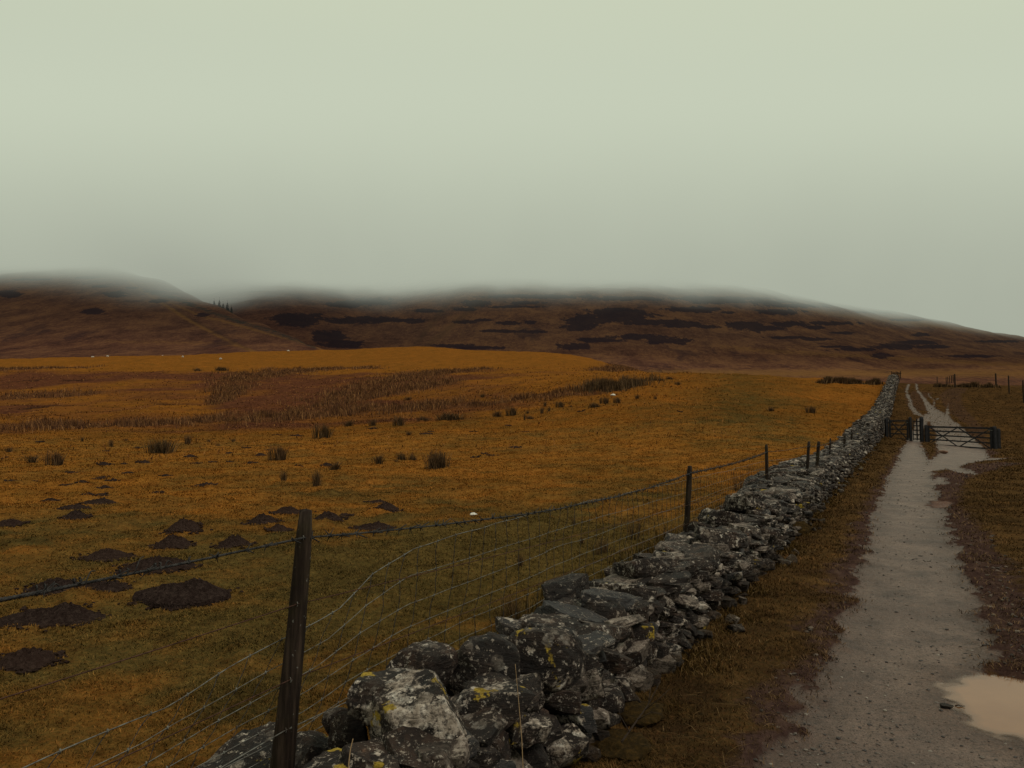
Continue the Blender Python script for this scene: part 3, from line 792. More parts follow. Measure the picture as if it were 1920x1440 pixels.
stone_seed = 1000
def place_stone(b, c, dim, rot, sub, planes=12, slab=False, rough=.05, lichen=0., yellow=0., rnd=None, low=0., block=.55):
    global stone_seed
    stone_seed += 1
    Q, Fc = rock(dim, sub, stone_seed, planes, rough, slab, block)
    off = rng.uniform(0, 40, 3)
    W = Q @ rotm(*rot).T + np.array(c)
    n = len(Q); rnd = rng.random() if rnd is None else rnd
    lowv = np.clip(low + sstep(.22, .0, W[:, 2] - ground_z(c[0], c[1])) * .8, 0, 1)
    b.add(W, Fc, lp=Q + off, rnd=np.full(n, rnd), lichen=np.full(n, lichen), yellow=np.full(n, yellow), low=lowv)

def ground_z(x, y): return float(base_h(np.array([float(x)]), np.array([float(y)]))[0])

WALL_ANG = math.atan2(LINE_D[1], LINE_D[0])
def wall_pt(Y, inset, z):
    """inset: metres from the right face towards the field"""
    x = float(WX(np.array([float(Y)]))[0]); p = np.array([x, Y]) - LINE_N * inset
    return np.array([p[0], p[1], ground_z(p[0], p[1]) + z])
def wall_h(Y):
    return float(np.interp(Y, [1, 3, 6, 9, 12, 17, 22, 27, 33, 40, 47, 70, 104], [.30, .33, .38, .45, .44, .40, .40, .44, .60, .90, 1.10, 1.05, 1.0]))
def wall_w(Y): return float(np.interp(Y, [1, 3.2, 3.5, 12, 15, 20, 25, 40, 104], [.50, .50, .74, .95, 1.32, 1.40, 1.0, 1.0, .85]))
def wall_drop(Y): return float(np.interp(Y, [1, 3, 6, 9, 12, 16, 25, 30], [.0, .02, .16, .26, .22, .08, .05, 0]))

WALL = empty('dry_stone_wall', (float(WX(np.array([20.]))[0]) - .4, 20, 0))
tag(WALL, 'low tumbled dry stone wall of dark slates with pale lichen running along the track to the crest', 'stone wall')
WO = np.array(WALL.location)

# hand-placed large stones nearest the camera: (px, py, Y, dims L x D x H, rot(x,y,z deg), slab, lichen, yellow, rnd)
big = [
    (785, 1362, 3.05, (.40, .44, .40), (8, -6, 25), False, .95, .62, .35),
    (905, 1268, 3.62, (.34, .36, .40), (5, 12, 10), False, .35, .0, .10),
    (1010, 1238, 3.86, (.46, .44, .33), (-8, 14, 48), False, .45, .30, .45),
    (1040, 1190, 4.35, (.52, .40, .17), (6, 8, 55), True, .45, .0, .5),
    (795, 1250, 3.55, (.34, .30, .20), (4, -4, 40), False, .45, .0, .65),
    (738, 1308, 3.20, (.44, .30, .15), (5, 3, 30), True, .55, .25, .55),
    (1078, 1160, 4.60, (.46, .34, .09), (8, 10, 25), True, .0, .0, .95),
    (1140, 1128, 4.95, (.50, .36, .12), (4, 8, 20), True, .20, .0, .95),
    (1060, 1108, 5.20, (.50, .28, .15), (0, -4, 62), True, .15, .0, .15),
    (1165, 1110, 5.55, (.52, .42, .13), (-4, 9, 35), True, .75, .42, .4),
    (1208, 1070, 6.15, (.62, .50, .17), (-6, 5, 30), True, .40, .0, .5),
    (1135, 1150, 4.85, (.30, .30, .20), (3, 4, 60), False, .25, .0, .4),
    (470, 1436, 3.42, (.50, .46, .13), (4, -10, 50), True, .60, .1, .5),
    (582, 1420, 3.36, (.30, .30, .20), (-3, 4, 60), False, .35, .55, .7),
    (655, 1390, 3.20, (.10, .20, .24), (4, -6, 60), False, .2, .0, .5),
    (700, 1450, 2.85, (.34, .32, .18), (4, 4, 60), True, .5, .2, .7),
    (632, 1352, 3.30, (.13, .12, .10), (4, 4, 20), False, .3, .2, .6),
    (1275, 1028, 8.10, (.40, .36, .12), (5, -14, 20), True, .3, .0, .2),
    (1345, 1010, 7.55, (.80, .50, .20), (-3, 6, 40), True, .55, .0, .55),
    (1350, 975, 8.8, (.62, .50, .18), (4, 8, 50), True, .55, .1, .45),
    (1395, 950, 9.9, (.70, .50, .18), (-4, 10, 30), True, .6, .1, .5),
    (950, 1342, 3.72, (.17, .16, .15), (20, 10, 10), False, .7, .35, .5),
    (1020, 1342, 3.92, (.20, .18, .17), (10, 20, 30), False, .8, .25, .5),
    (958, 1392, 3.50, (.26, .24, .08), (4, 10, 40), True, .45, .2, .6),
    (1042, 1392, 3.72, (.14, .14, .06), (4, 10, 40), True, .9, .0, .3),
    (900, 1425, 3.25, (.22, .22, .10), (14, 10, 60), True, .95, .1, .3),
    (1060, 1305, 4.18, (.16, .18, .11), (10, 0, 30), False, .5, .3, .4),
    (1100, 1262, 4.35, (.20, .20, .17), (0, 20, 30), False, .35, .0, .4),
    (1130, 1230, 4.55, (.20, .20, .13), (0, 10, 30), False, .45, .35, .3),
    (1110, 1292, 4.35, (.16, .16, .16), (40, 10, 30), True, .75, .0, .3),
    (1195, 1165, 4.9, (.16, .20, .22), (8, 4, 30), True, .25, .1, .5),
]
taken = []
nst = 0
def stone_part(c, dim, rot, slab, li, ye, rd, sub=5, planes=12, low=0., block=.55):
    global nst
    b = MB(WO); place_stone(b, c, dim, rot, sub, planes, slab, .045, li, ye, rd, low, block)
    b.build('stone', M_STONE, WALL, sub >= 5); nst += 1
for (px, py, Y, dim, rt, slab, li, ye, rd) in big:
    p = at(px, py, Y)
    stone_part(p, dim, [math.radians(a) for a in rt], slab, li, ye, rd, 5, 10 if slab else 7, 0., .22 if not slab else .5)
    taken.append((np.array(p), max(dim) * .5))

bulk = MB(WO)
def course_stone(Y, inset, z, dim, slab, li, tilt=.16):
    global nst
    p = wall_pt(Y, inset, z)
    for q, rd in taken:
        if np.linalg.norm((p - q) * [1, 1, 1.1]) < rd * .62: return
    rot = (rng.normal(0, tilt), rng.normal(0, tilt), WALL_ANG + rng.normal(0, .28))
    ye = .42 if rng.random() < .05 else 0.
    if Y < 7.4 and nst < 98:
        stone_part(p, dim, rot, slab, li, ye, None, 4, 15, 0., .75)
    else:
        sub = 3 if Y < 15 else (2 if Y < 32 else 1)
        place_stone(bulk, p, dim, rot, sub, 13, slab, .035, li, ye, None, 0., .75)

# facing stones, course by course, along the track side
Y = 1.6
segs = []
Yc = 1.6
while Yc < 104:
    hh = wall_h(Yc)
    z = 0.0
    far = Yc > 30
    colw = rng.uniform(.09, .17) * (1 if Yc < 26 else 1.7)
    while z < hh - .03:
        tt = rng.uniform(.028, .075) if Yc > 5.0 else rng.uniform(.05, .13)
        if far: tt = rng.uniform(.10, .19)
        L = rng.uniform(.08, .26) * (1.25 if far else 1)
        yy = Yc + rng.uniform(-.1, .1)
        li = rng.choice([0, .15, .45, .95], p=[.28, .28, .26, .18]) 
        course_stone(yy, .13 + .10 * z / hh + rng.normal(0, .060 if Yc > 7 else .035), z + tt * .45, (L * 1.15, rng.uniform(.20, .34), tt * 1.12), tt < .14, li, .17)
        z += tt * .92
    # top: flat stones across
    w_ = wall_w(Yc); k = .18
    while k < w_ - .05:
        s_ = rng.uniform(.24, .46)
        crown = .08 * math.sin(min(1, k / w_) * math.pi) - wall_drop(Yc) * min(1, k / w_)
        course_stone(Yc + rng.uniform(-.12, .12), k + s_ * .3, hh + crown + rng.uniform(-.05, .03), (rng.uniform(.28, .55), s_ * 1.15, rng.uniform(.05, .13)), True, rng.choice([.1, .4, .8], p=[.4, .4, .2]), .14)
        k += s_ * .72
    # field side, rougher
    z = 0.02
    while z < hh - wall_drop(Yc) - .05:
        tt = rng.uniform(.10, .18)
        course_stone(Yc, w_ - .08, z + tt * .5, (rng.uniform(.25, .4), .26, tt * 1.25), True, .2, .15)
        z += tt
    Yc += colw * .895
# fallen stones at the foot
for k in range(60):
    yy = rng.uniform(5.5, 40); s_ = rng.uniform(.07, .2)
    course_stone(yy, -rng.uniform(.02, .22), s_ * .12, (s_ * 1.3, s_, s_ * .5), True, rng.choice([.2, .9]), .3)
o = bulk.build('stonework', M_STONE, WALL, False); tag(o, kind='stuff')
# dark hearting inside
t = NT('wall_hearting'); M_HEART = t.out(t.ramp(t.noise(t.pos(), 14, 5, .7), [(.3, (.006, .005, .005)), (.7, (.022, .018, .015))]), .95, None, .1)
hb = MB(WO); Vh = []; ys = np.arange(1.4, 104.5, .35)
for yy in ys:
    hh = wall_h(yy); w_ = wall_w(yy)
    for (ins, zz) in ((.16, -.15), (.26, hh - .03), (.45, hh + .02 - wall_drop(yy) * .5), (w_ - .22, hh - .02 - wall_drop(yy)), (w_ - .08, -.15)):
        Vh.append(wall_pt(yy, ins, zz + rng.normal(0, .008)))
m = 5; Fh = [[i * m + k, (i + 1) * m + k, (i + 1) * m + k + 1, i * m + k + 1] for i in range(len(ys) - 1) for k in range(m - 1)]
Fh += [[4, 3, 2, 1, 0], [(len(ys) - 1) * m + k for k in range(5)]]
hb.add(Vh, Fh); hb.build('hearting', M_HEART, WALL, False)
# ------------------------------------------------------------------ stock fence on the field side of the wall
t = NT('weathered_wood'); o_ = t.obj(); rn = t.n('ShaderNodeObjectInfo').outputs['Random']
gr_ = t.noise(t.vscale(o_, 26, 26, 1.6), 1.6, 6, .7); bl = t.noise(o_, 5, 5, .6)
c = t.ramp(gr_, [(.3, (.007, .004, .0035)), (.5, (.019, .012, .009)), (.68, (.050, .033, .024))])
c = t.mix(t.mapr(bl, .5, .75, 0, .5), c, (.035, .030, .010))
c = t.mix(t.mapr(t.noise(o_, 42, 3, .5), .68, .72, 0, .6), c, (.20, .19, .17))
M_WOOD = t.out(c, .8, t.bump(gr_, .8, .006), .10)
t = NT('tarred_gate_timber'); o_ = t.pos()
gr_ = t.noise(t.vscale(o_, 6, 6, 6), 2.0, 5, .7)
M_GATE = t.out(t.ramp(gr_, [(.3, (.010, .009, .011)), (.55, (.020, .018, .020)), (.75, (.045, .040, .038))]), .6, t.bump(gr_, .5, .004), .12)
t = NT('galvanised_wire'); n_ = t.noise(t.pos(), 30, 4, .6)
M_GALV = t.out(t.ramp(n_, [(.35, (.05, .036, .028)), (.62, (.155, .15, .135))]), .6, None, .3)
t = NT('rusty_wire'); n_ = t.noise(t.pos(), 40, 4, .6)
M_RUST = t.out(t.ramp(n_, [(.35, (.030, .014, .010)), (.65, (.085, .040, .028))]), .8, None, .1)
t = NT('dull_barbed_wire'); n_ = t.noise(t.pos(), 45, 4, .6)
M_BARB = t.out(t.ramp(n_, [(.35, (.008, .007, .008)), (.65, (.045, .040, .038))]), .7, None, .15)

FENCE = empty('wire_fence', tuple(at(1293, 1045, 9.2)))
tag(FENCE, 'stock fence of dark posts, barbed wire and sagging netting beside the stone wall', 'fence')
FO = np.array(FENCE.location)

def make_post(bottom, top, r, sides=14, seed=0, taper=.92, square=0.):
    bottom = tuple(bottom)
    """split softwood stake, chamfered head; returns verts, faces in world"""
    rg = np.random.default_rng(seed); B = np.array(bottom, float); T = np.array(top, float)
    n = 16; V = []; ax = (T - B) / np.linalg.norm(T - B)
    a = np.cross(ax, [0, 1, 0]); a /= np.linalg.norm(a); b_ = np.cross(ax, a)
    rad = 1 + rg.normal(0, .05, sides)
    for i in range(n + 1):
        f = i / n; p = B + (T - B) * f + (a * math.sin(f * 5 + seed) + b_ * math.cos(f * 4)) * r * .06
        rr_ = r * (1 - (1 - taper) * f) * (1 if i < n else .80)
        if i == n: p = p + ax * .0
        for k in range(sides):
            th_ = 2 * math.pi * k / sides + .3
            q = 1.0 / max(abs(math.cos(th_)), abs(math.sin(th_))); q = 1 + (q - 1) * square
            w = rr_ * rad[k] * q * (1 + rg.normal(0, .018))
            V.append(p + a * math.cos(th_) * w + b_ * math.sin(th_) * w + (ax * (rg.normal(0, .004)) if i == n else 0))
    V.append(T + ax * r * .18)
    Fc = [[i * sides + k, i * sides + (k + 1) % sides, (i + 1) * sides + (k + 1) % sides, (i + 1) * sides + k] for i in range(n) for k in range(sides)]
    Fc += [[n * sides + k, n * sides + (k + 1) % sides, (n + 1) * sides] for k in range(sides)]
    return V, Fc

# (px top, py top, px low, py low, Y, radius m)
posts = [(573, 958, 529, 1440, 3.22, .054), (1294, 874, 1284, 1045, 9.2, .034), (1437, 834, 1438, 918, 14.9, .034), (1517, 828, 1512, 905, 17.0, .036),
         (1535, 828, 1529, 920, 17.8, .042), (1557, 822, 1555, 872, 22.5, .032), (1584, 816, 1582, 846, 28.0, .042), (1597, 806, 1597, 832, 32.0, .042),
         (1613, 797, 1612, 815, 38.0, .042), (1621, 790, 1622, 810, 42.0, .042), (1634, 775, 1634, 795, 52.0, .036), (1642, 762, 1643, 780, 57.0, .036), (1646, 745, 1647, 765, 64.0, .036),
         (1651, 733, 1652, 750, 72.0, .038), (1658, 720, 1659, 736, 80.0, .038)]
TOPS = []
x0 = -2.16
tops0 = (np.array([-2.12, .85, 1.22]), np.array([-2.10, .85, -.2]))
b = MB(FO); b.add(*make_post(tops0[1], tops0[0], .038, seed=3)); b.build('post', M_WOOD, FENCE)
for i, (tx, ty, lx, ly, Y, r) in enumerate(posts):
    T = np.array(at(tx, ty, Y)); L = np.array(at(lx, ly, Y))
    g = ground_z(L[0], L[1]) - .25
    d_ = (T - L) / (T[2] - L[2]); B = T - d_ * (T[2] - g)
    b = MB(FO); b.add(*make_post(B, T, r, seed=20 + i, sides=18 if Y < 20 else 8, taper=.56 if i == 0 else .88))
    b.build('post', M_WOOD, FENCE)
    TOPS.append((T, d_, Y))
def on_post(i, z):     # point on post i at height z, on its camera side
    T, d_, Y = TOPS[i]; return T - d_ * (T[2] - z) + np.array([.25, -1, 0]) * (.036 if i else .034 + .014 * (T[2] - z))
def sag(A, B, s, n):
    A = np.array(A); B = np.array(B); f = np.linspace(0, 1, n)[:, None]
    P = A + (B - A) * f; P[:, 2] -= (s * 4 * f * (1 - f))[:, 0]; return P

# top barbed wire
barb_z = [None, at(590, 1006, 3.22)[2], at(1290, 886, 9.2)[2], at(1437, 847, 14.9)[2]]
knots = [np.array([-2.08, .85, 1.12]), on_post(0, barb_z[1]), on_post(1, barb_z[2]), on_post(2, barb_z[3])]
for i in range(3, len(TOPS)):
    knots.append(on_post(i, TOPS[i][0][2] - .09))
bw = MB(FO); bl_ = MB(FO)
for i in range(len(knots) - 1):
    A, B = knots[i], knots[i + 1]; L = np.linalg.norm(B - A)
    s = [.012, .10, .035][i] if i < 3 else .02
    near_ = i < 3
    n = int(L / (.012 if i < 2 else .03)) + 2 if near_ else int(L / .5) + 2
    P = sag(A, B, s, n)
    if near_:
        P[:, 2] += (fbm(np.arange(n) * (L / n) * 3.0, np.zeros(n), 61 + i, 2) - .5) * .010 * np.sin(np.linspace(0, math.pi, n))
        f = np.arange(n) * (L / (n - 1)); tw = f / .034 * 2 * math.pi
        T = (B - A) / L; u = np.cross(T, [0, 0, 1]); u /= np.linalg.norm(u); v = np.cross(u, T)
        heavy = np.ones(n)
        if i == 0: heavy = 1 + .55 * sstep(.70, .50, np.linspace(0, 1, n) * 1.0)      # doubled up, thick run on the left
        rw = .0030 if i < 2 else .0038
        for ph in ((0, math.pi) if i else (0, 2.1, 4.2)):
            Q = P + (np.cos(tw + ph)[:, None] * u + np.sin(tw + ph)[:, None] * v) * (.0026 * heavy)[:, None] * (1.0 if i < 2 else 1.3)
            bw.tube(Q, rw * heavy, 5)
        # barbs
        nb = int(L / (.105 if i else .12))
        for k in range(nb):
            ff = (k + .5 + rng.uniform(-.2, .2)) / nb; j = int(ff * (n - 1)); p = P[j]
            for w_ in range(2):
                a0 = rng.uniform(0, 2 * math.pi)
                sp_ = np.linspace(0, 2.6 * math.pi, 9)
                ring = p + (np.cos(sp_ + a0)[:, None] * u + np.sin(sp_ + a0)[:, None] * v) * .0052 + T * (np.linspace(-.004, .004, 9) + w_ * .005)[:, None]
                e0 = ring[0] + (ring[0] - p) * rng.uniform(2.6, 4.0) * (1 if i < 1 else 1.35) + T * rng.normal(0, .006)
                e1 = ring[-1] + (ring[-1] - p) * rng.uniform(2.6, 4.0) * (1 if i < 1 else 1.35) + T * rng.normal(0, .006)
                bl_.tube(np.vstack([e0, ring, e1]), np.r_[.0006, np.full(9, .0027), .0018] * (1 if i < 1 else (1.25 if i < 2 else 1.7)), 4)
    else:
        bw.tube(P, .0045, 5)
        for k in range(0, n - 1):
            for q in range(2):
                p = P[k] + (P[k + 1] - P[k]) * (q * .5)
                bl_.tube([p + [-.01, 0, .016], p, p + [.01, 0, -.016]], .003, 3)
# loose wrapped ends in the near run
A0, B0 = knots[0], knots[1]; T = (B0 - A0) / np.linalg.norm(B0 - A0)
for (f0, ln, lift) in ((.70, .07, .040), (.64, .05, .022), (.745, .05, .0), (.60, .06, -.018)):
    p = A0 + (B0 - A0) * f0; n = 22; q = np.linspace(0, 1, n)
    tw = q * 16
    spr = p + T * (q * ln - ln * .5)[:, None] + np.stack([np.cos(tw) * .7, np.zeros(n), np.sin(tw)], -1) * .010
    spr[-5:, 2] += np.linspace(0, lift, 5); spr[-5:] += T * np.linspace(0, .03, 5)[:, None]
    bl_.tube(spr, .0020, 5)
bw.build('barbed_strand', M_BARB, FENCE); tag(bl_.build('barbs', M_BARB, FENCE), kind='stuff')

# plain line wires
def line_wire(z0, zs, r, mat, name, rr=None):
    P = [np.array([-2.08, .85, z0])] + [on_post(i, z) for i, z in enumerate(zs)]
    b = MB(FO)
    for i in range(len(P) - 1):
        b.tube(sag(P[i], P[i + 1], .015 if i else .008, 14), r * (1 if i < 2 else 1.6), 5)
    b.build(name, mat, FENCE)
zA = float(at(578, 1133, 3.18)[2]); zB = float(at(565, 1274, 3.18)[2]); zC = float(at(553, 1368, 3.18)[2])
line_wire(.835, [zA, .62, .60, .55, .55], .0023, M_RUST, 'line_wire')
line_wire(.50, [zB, .40, .42], .0023, M_RUST, 'line_wire')
line_wire(.24, [zC, float(at(1286, 1012, 9.2)[2]), .28, .40, .42], .0026, M_GALV, 'line_wire')
# staples
for i in range(3):
    for z in ([barb_z[1], zA, zB, zC], [barb_z[2], .62, .3], [barb_z[3], .6])[i]:
        p = on_post(i, z); s_ = np.linspace(0, math.pi, 7); b = MB(FO)
        b.tube(np.stack([p[0] + .004 * np.sin(s_) , p[1] - .004 * np.sin(s_), p[2] + .009 * np.cos(s_)], -1), .002, 5); b.build('staple', M_GALV, FENCE)

# sagging stock netting: a grid of wires swept along the fence line
tY = [.85, 2.0, 2.55, 2.9, 3.2, 3.45, 3.70, 4.1, 5, 7, 9.2, 12, 14.9]
tZ = [.60, .60, .60, .655, .70, .74, .85, .93, .955, .93, .90, .86, .84]
def fence_x(Y):
    return np.interp(Y, [.85, 3.22, 9.2, 14.9, 17.8, 42, 80], [-2.06, knots[1][0] - .09, knots[2][0] - .04, knots[3][0] - .02, TOPS[4][0][0], TOPS[9][0][0], TOPS[14][0][0]])
def topz(Y): return np.interp(Y, tY + [17.8, 22.5, 28, 32], tZ + [.80, .82, .80, .9])
levels = [1.0, .80, .62, .46, .32, .20, .10, .0]
def net_pt(Y, lv):
    Y = np.asarray(Y, float)
    zt = topz(Y); zb = np.interp(Y, [.85, 3.2, 6, 9.2, 15], [.12, .16, .18, .16, .22])
    slump = np.interp(Y, [.85, 2.5, 3.3, 4.2, 9.2, 15], [.55, .50, .42, .14, .03, .0])     # verticals lean where it has slumped
    z = zb + (zt - zb) * lv
    Y2 = Y + slump * (lv - .5) * .75
    wave = (fbm(Y * 2.2, np.full(Y.shape, lv * 5.0), 71, 2) - .5)
    z = z + wave * .03 * np.interp(Y, [.85, 4, 8], [1, .8, .3])
    x = fence_x(Y2) - .035 + (fbm(Y * 1.7, np.full(Y.shape, lv * 3.0 + 9), 72, 2) - .5) * .07 - .06 * np.interp(Y, [.85, 3.3, 4.5], [1, 1, 0]) * (1 - lv)
    return np.stack([x, Y2, z], -1)
nb_ = MB(FO)
ys = np.concatenate([np.arange(.9, 15, .05), np.arange(15, 32, .4)])
for k, lv in enumerate(levels):
    rw = np.interp(ys, [.9, 5, 9, 15, 32], [.0019, .0019, .0018, .0020, .0028]) * (1.25 if k in (0, 7) else .9)
    nb_.tube(net_pt(ys, lv), rw, 5)
nv = MB(FO); kn = MB(FO)
Yv = 1.0
while Yv < 15:
    lv = np.linspace(0, 1, 15)
    P = net_pt(np.full(15, Yv), lv)
    P[:, 0] += rng.normal(0, .003, 15)
    nv.tube(P, .0018 if Yv < 6 else .0019, 4)
    if Yv < 9:
        for l_ in levels:
            p = net_pt(np.array([Yv]), l_)[0]
            kn.tube([p + [0, 0, .007], p + [.003, 0, 0], p - [0, 0, .007]], .0030, 5)
    Yv += .15
while Yv < 32:
    nv.tube(net_pt(np.full(6, Yv), np.linspace(0, 1, 6)), .0022, 3); Yv += .22
nb_.build('netting', M_GALV, FENCE); nv.build('netting_stays', M_BARB, FENCE); tag(kn.build('netting_knots', M_GALV, FENCE), kind='stuff')

# blue twine round the second post
t = NT('blue_twine'); M_TWINE = t.out((.035, .16, .26), .7)
b = MB(); p0 = np.array(at(1285, 1008, 9.2))
s_ = np.linspace(0, 4 * math.pi, 40)
b.tube(np.stack([p0[0] + .042 * np.cos(s_), p0[1] + .042 * np.sin(s_), p0[2] + s_ * .0018 - .01], -1), .005, 5)
b.tube([p0 + [-.03, -.03, .0], p0 + [-.07, -.04, .03], p0 + [-.11, -.03, .035]], .005, 5)
for q in range(4):
    b.tube([p0 + [.035, -.035, .0], p0 + [.065, -.05, -.005 - .01 * q], p0 + [.09 + .012 * q, -.05, -.03 - .012 * q]], [.010, .009, .003], 5)
tag(b.build('baler_twine', M_TWINE), 'blue baler twine knotted low around the second fence post', 'twine')

# ------------------------------------------------------------------ gates
GA_ = np.array([23.72, 49.0]); GB_ = np.array(at(1863, 846, 46.4)[:2])
gd_ = (GB_ - GA_) / np.linalg.norm(GB_ - GA_)
def gate_at(px):       # where the photo column meets the gate line
    k = (px - 960) / F; # x = k*y  ->  A + d*t
    tt_ = (k * GA_[1] - GA_[0]) / (gd_[0] - k * gd_[1]); return GA_ + gd_ * tt_
def gate_post(px, ptop, r, label, sq=.8, off=0.):
    p = gate_at(px) + np.array([gd_[1], -gd_[0]]) * off; z = ground_z(*p)
    zt = float(at(px, ptop, p[1])[2])
    b = MB((p[0], p[1], z)); b.add(*make_post((p[0], p[1], z - .2), (p[0], p[1], zt), r, 12, int(px), .97, sq))
    o = b.build('gate_post', M_GATE, smooth=False); o.location = (p[0], p[1], z)
    return tag(o, label, 'gate post'), p, z, zt
o, pL, zL, tL = gate_post(1661, 784, .085, 'dark gate post tight against the end of the stone wall left of the small gate')
gate_post(1651, 788, .05, 'slimmer dark post pressed between the wall stones and the small gate')
o, pM, zM, tM = gate_post(1706, 782, .075, 'dark tall post between the small gate and the narrow slatted panel')
o, pN, zN, tN = gate_post(1727, 782, .095, 'thickest dark post right of the slatted panel, standing taller than its neighbour')
o, pO, zO, tO = gate_post(1735, 797, .085, 'shorter dark hanging post at the left end of the wide gate')
o, pR, zR, tR = gate_post(1863, 800, .10, 'dark slamming post at the right end of the wide gate')
o, pQ, zQ, tQ = gate_post(1872, 804, .09, 'outermost dark post just right of the wide gate', off=-.5)

def P3(p, z): return np.array([p[0], p[1], z])
def gate(name, label, pa, pb, za, zb, ta, tb, nbar, braces, hw=.07):
    """pa,pb ends; za..: bottom and ta..: top heights at each end"""
    o = empty(name, (pa[0], pa[1], za)); tag(o, label, 'gate'); org = (pa[0], pa[1], za)
    fwd = np.array([gd_[1], -gd_[0], 0])       # towards the camera
    def q(f, v): 
        p = pa + (pb - pa) * f; return P3(p, (za + (ta - za) * v) * (1 - f) + (zb + (tb - zb) * v) * f)
    for f, nm in ((.012, 'hanging_stile'), (.988, 'closing_stile')):
        b = MB(org); b.beam(q(f, -.01), q(f, 1.04), .11 * hw / .07, .075, up=(gd_[0], gd_[1], 0)); b.build(nm, M_GATE, o, False)
    for k in range(nbar):
        v = .03 + .94 * (k / (nbar - 1)) ** .92
        b = MB(org); b.beam(q(0, v), q(1, v), hw if k < nbar - 1 else hw * 1.25, .035); b.build('bar', M_GATE, o, False)
    for (f0, v0, f1, v1) in braces:
        b = MB(org); b.beam(q(f0, v0) + fwd * .036, q(f1, v1) + fwd * .036, hw * .8, .025); b.build('brace', M_GATE, o, False)
    # strap hinges and latch
    for v in (.1, .93):
        b = MB(org); b.beam(q(-.03, v) + fwd * .022, q(.12, v) + fwd * .022, .035, .012); b.build('hinge', M_GATE, o, False)
    b = MB(org); b.beam(q(.93, .88) + fwd * .05, q(1.03, .88) + fwd * .05, .03, .02); b.build('latch', M_GALV, o, False)
    return o
def zz_(p, px, py): return float(at(px, py, p[1])[2])
a, b_ = gate_at(1667), gate_at(1701)
gate('small_gate', 'small five barred wooden gate with crossed braces between the wall end and the slatted panel', a, b_,
     zz_(a, 1667, 823), zz_(b_, 1701, 825), zz_(a, 1667, 788), zz_(b_, 1701, 788), 5, [(.02, .98, .98, .02), (.02, .05, .98, .95)], .075)
a, b_ = gate_at(1738), gate_at(1858)
gate('field_gate', 'wide dark five barred wooden field gate across the track with long zigzag braces', a, b_,
     zz_(a, 1738, 834), zz_(b_, 1858, 843), zz_(a, 1738, 799), zz_(b_, 1858, 802), 5,
     [(.02, .98, .48, .0), (.48, .0, .98, .95), (.02, .08, .48, .97), (.48, .97, .98, .03)], .085)
# slatted panel
a, b_ = gate_at(1710), gate_at(1724)
o = empty('slatted_panel', (a[0], a[1], zM)); tag(o, 'narrow wooden lattice panel fixed between the two tall gate posts', 'fence panel'); org = (a[0], a[1], zM)
for k in range(5):
    y0 = 790 + 8.3 * k; b = MB(org); b.beam(P3(a, zz_(a, 1710, y0)), P3(b_, zz_(b_, 1724, y0)), .07, .035); b.build('rail', M_GATE, o, False)
m_ = gate_at(1718); b = MB(org); b.beam(P3(m_, zM), P3(m_, zz_(m_, 1718, 785)), .085, .05, up=(gd_[0], gd_[1], 0)); b.build('upright', M_GATE, o, False)
m_ = gate_at(1711); b = MB(org); b.beam(P3(m_, zM), P3(m_, zz_(m_, 1711, 786)), .05, .045, up=(gd_[0], gd_[1], 0)); b.build('upright', M_GATE, o, False)

# ------------------------------------------------------------------ fence along the crest on the right
FF = empty('crest_fence', tuple(at(1867, 720, 88))); tag(FF, 'distant post and wire fence with small paled stile along the right crest', 'fence')
fo = np.array(FF.location)
cf = [(1757, 706, 716, 96, .05), (1790, 701, 720, 92, .09), (1867, 700, 721, 90, .09), (1891, 704, 728, 82, .07), (1918, 713, 738, 74, .07), (1952, 722, 752, 66, .07)]
prev = []
for i, (px, t_, b2, Y, r) in enumerate(cf):
    T = np.array(at(px, t_, Y)); g = ground_z(T[0], T[1]) - .3
    b = MB(fo); b.add(*make_post((T[0], T[1], min(g, float(at(px, b2, Y)[2]))), T, r, 8, i + 70)); b.build('post', M_WOOD, FF)
    prev.append(T)
b = MB(fo)
for dz in (.08, .45, .8):
    for i in range(len(prev) - 1): b.tube(sag(prev[i] - [0, 0, dz], prev[i + 1] - [0, 0, dz], .04, 10), .010, 4)
b.build('line_wire', M_RUST, FF)
for i, px in enumerate((1774, 1777, 1780.5, 1784, 1787)):
    T = np.array(at(px, 707 - i * .9, 92)); b = MB(fo); b.beam(T - [0, 0, .9], T, .09, .05, up=(1, 0, 0)); b.build('pale', M_WOOD, FF, False)
# pales standing at the top end of the wall
WF = empty('paling_stile', tuple(at(1680, 705, 101))); tag(WF, 'row of thin upright pales closing the far top end of the stone wall', 'fence'); wo = np.array(WF.location)
for i in range(7):
    px = 1672 + i * 2.7; T = np.array(at(px, 696 + (i % 3), 101 - i * .1)); b = MB(wo); b.beam(T - [0, 0, 1.0], T, .09, .07, up=(1, 0, 0)); b.build('pale', M_WOOD, WF, False)
b = MB(wo); b.beam(np.array(at(1671, 700, 101)), np.array(at(1690, 700, 100.4)), .08, .05); b.build('rail', M_WOOD, WF, False)
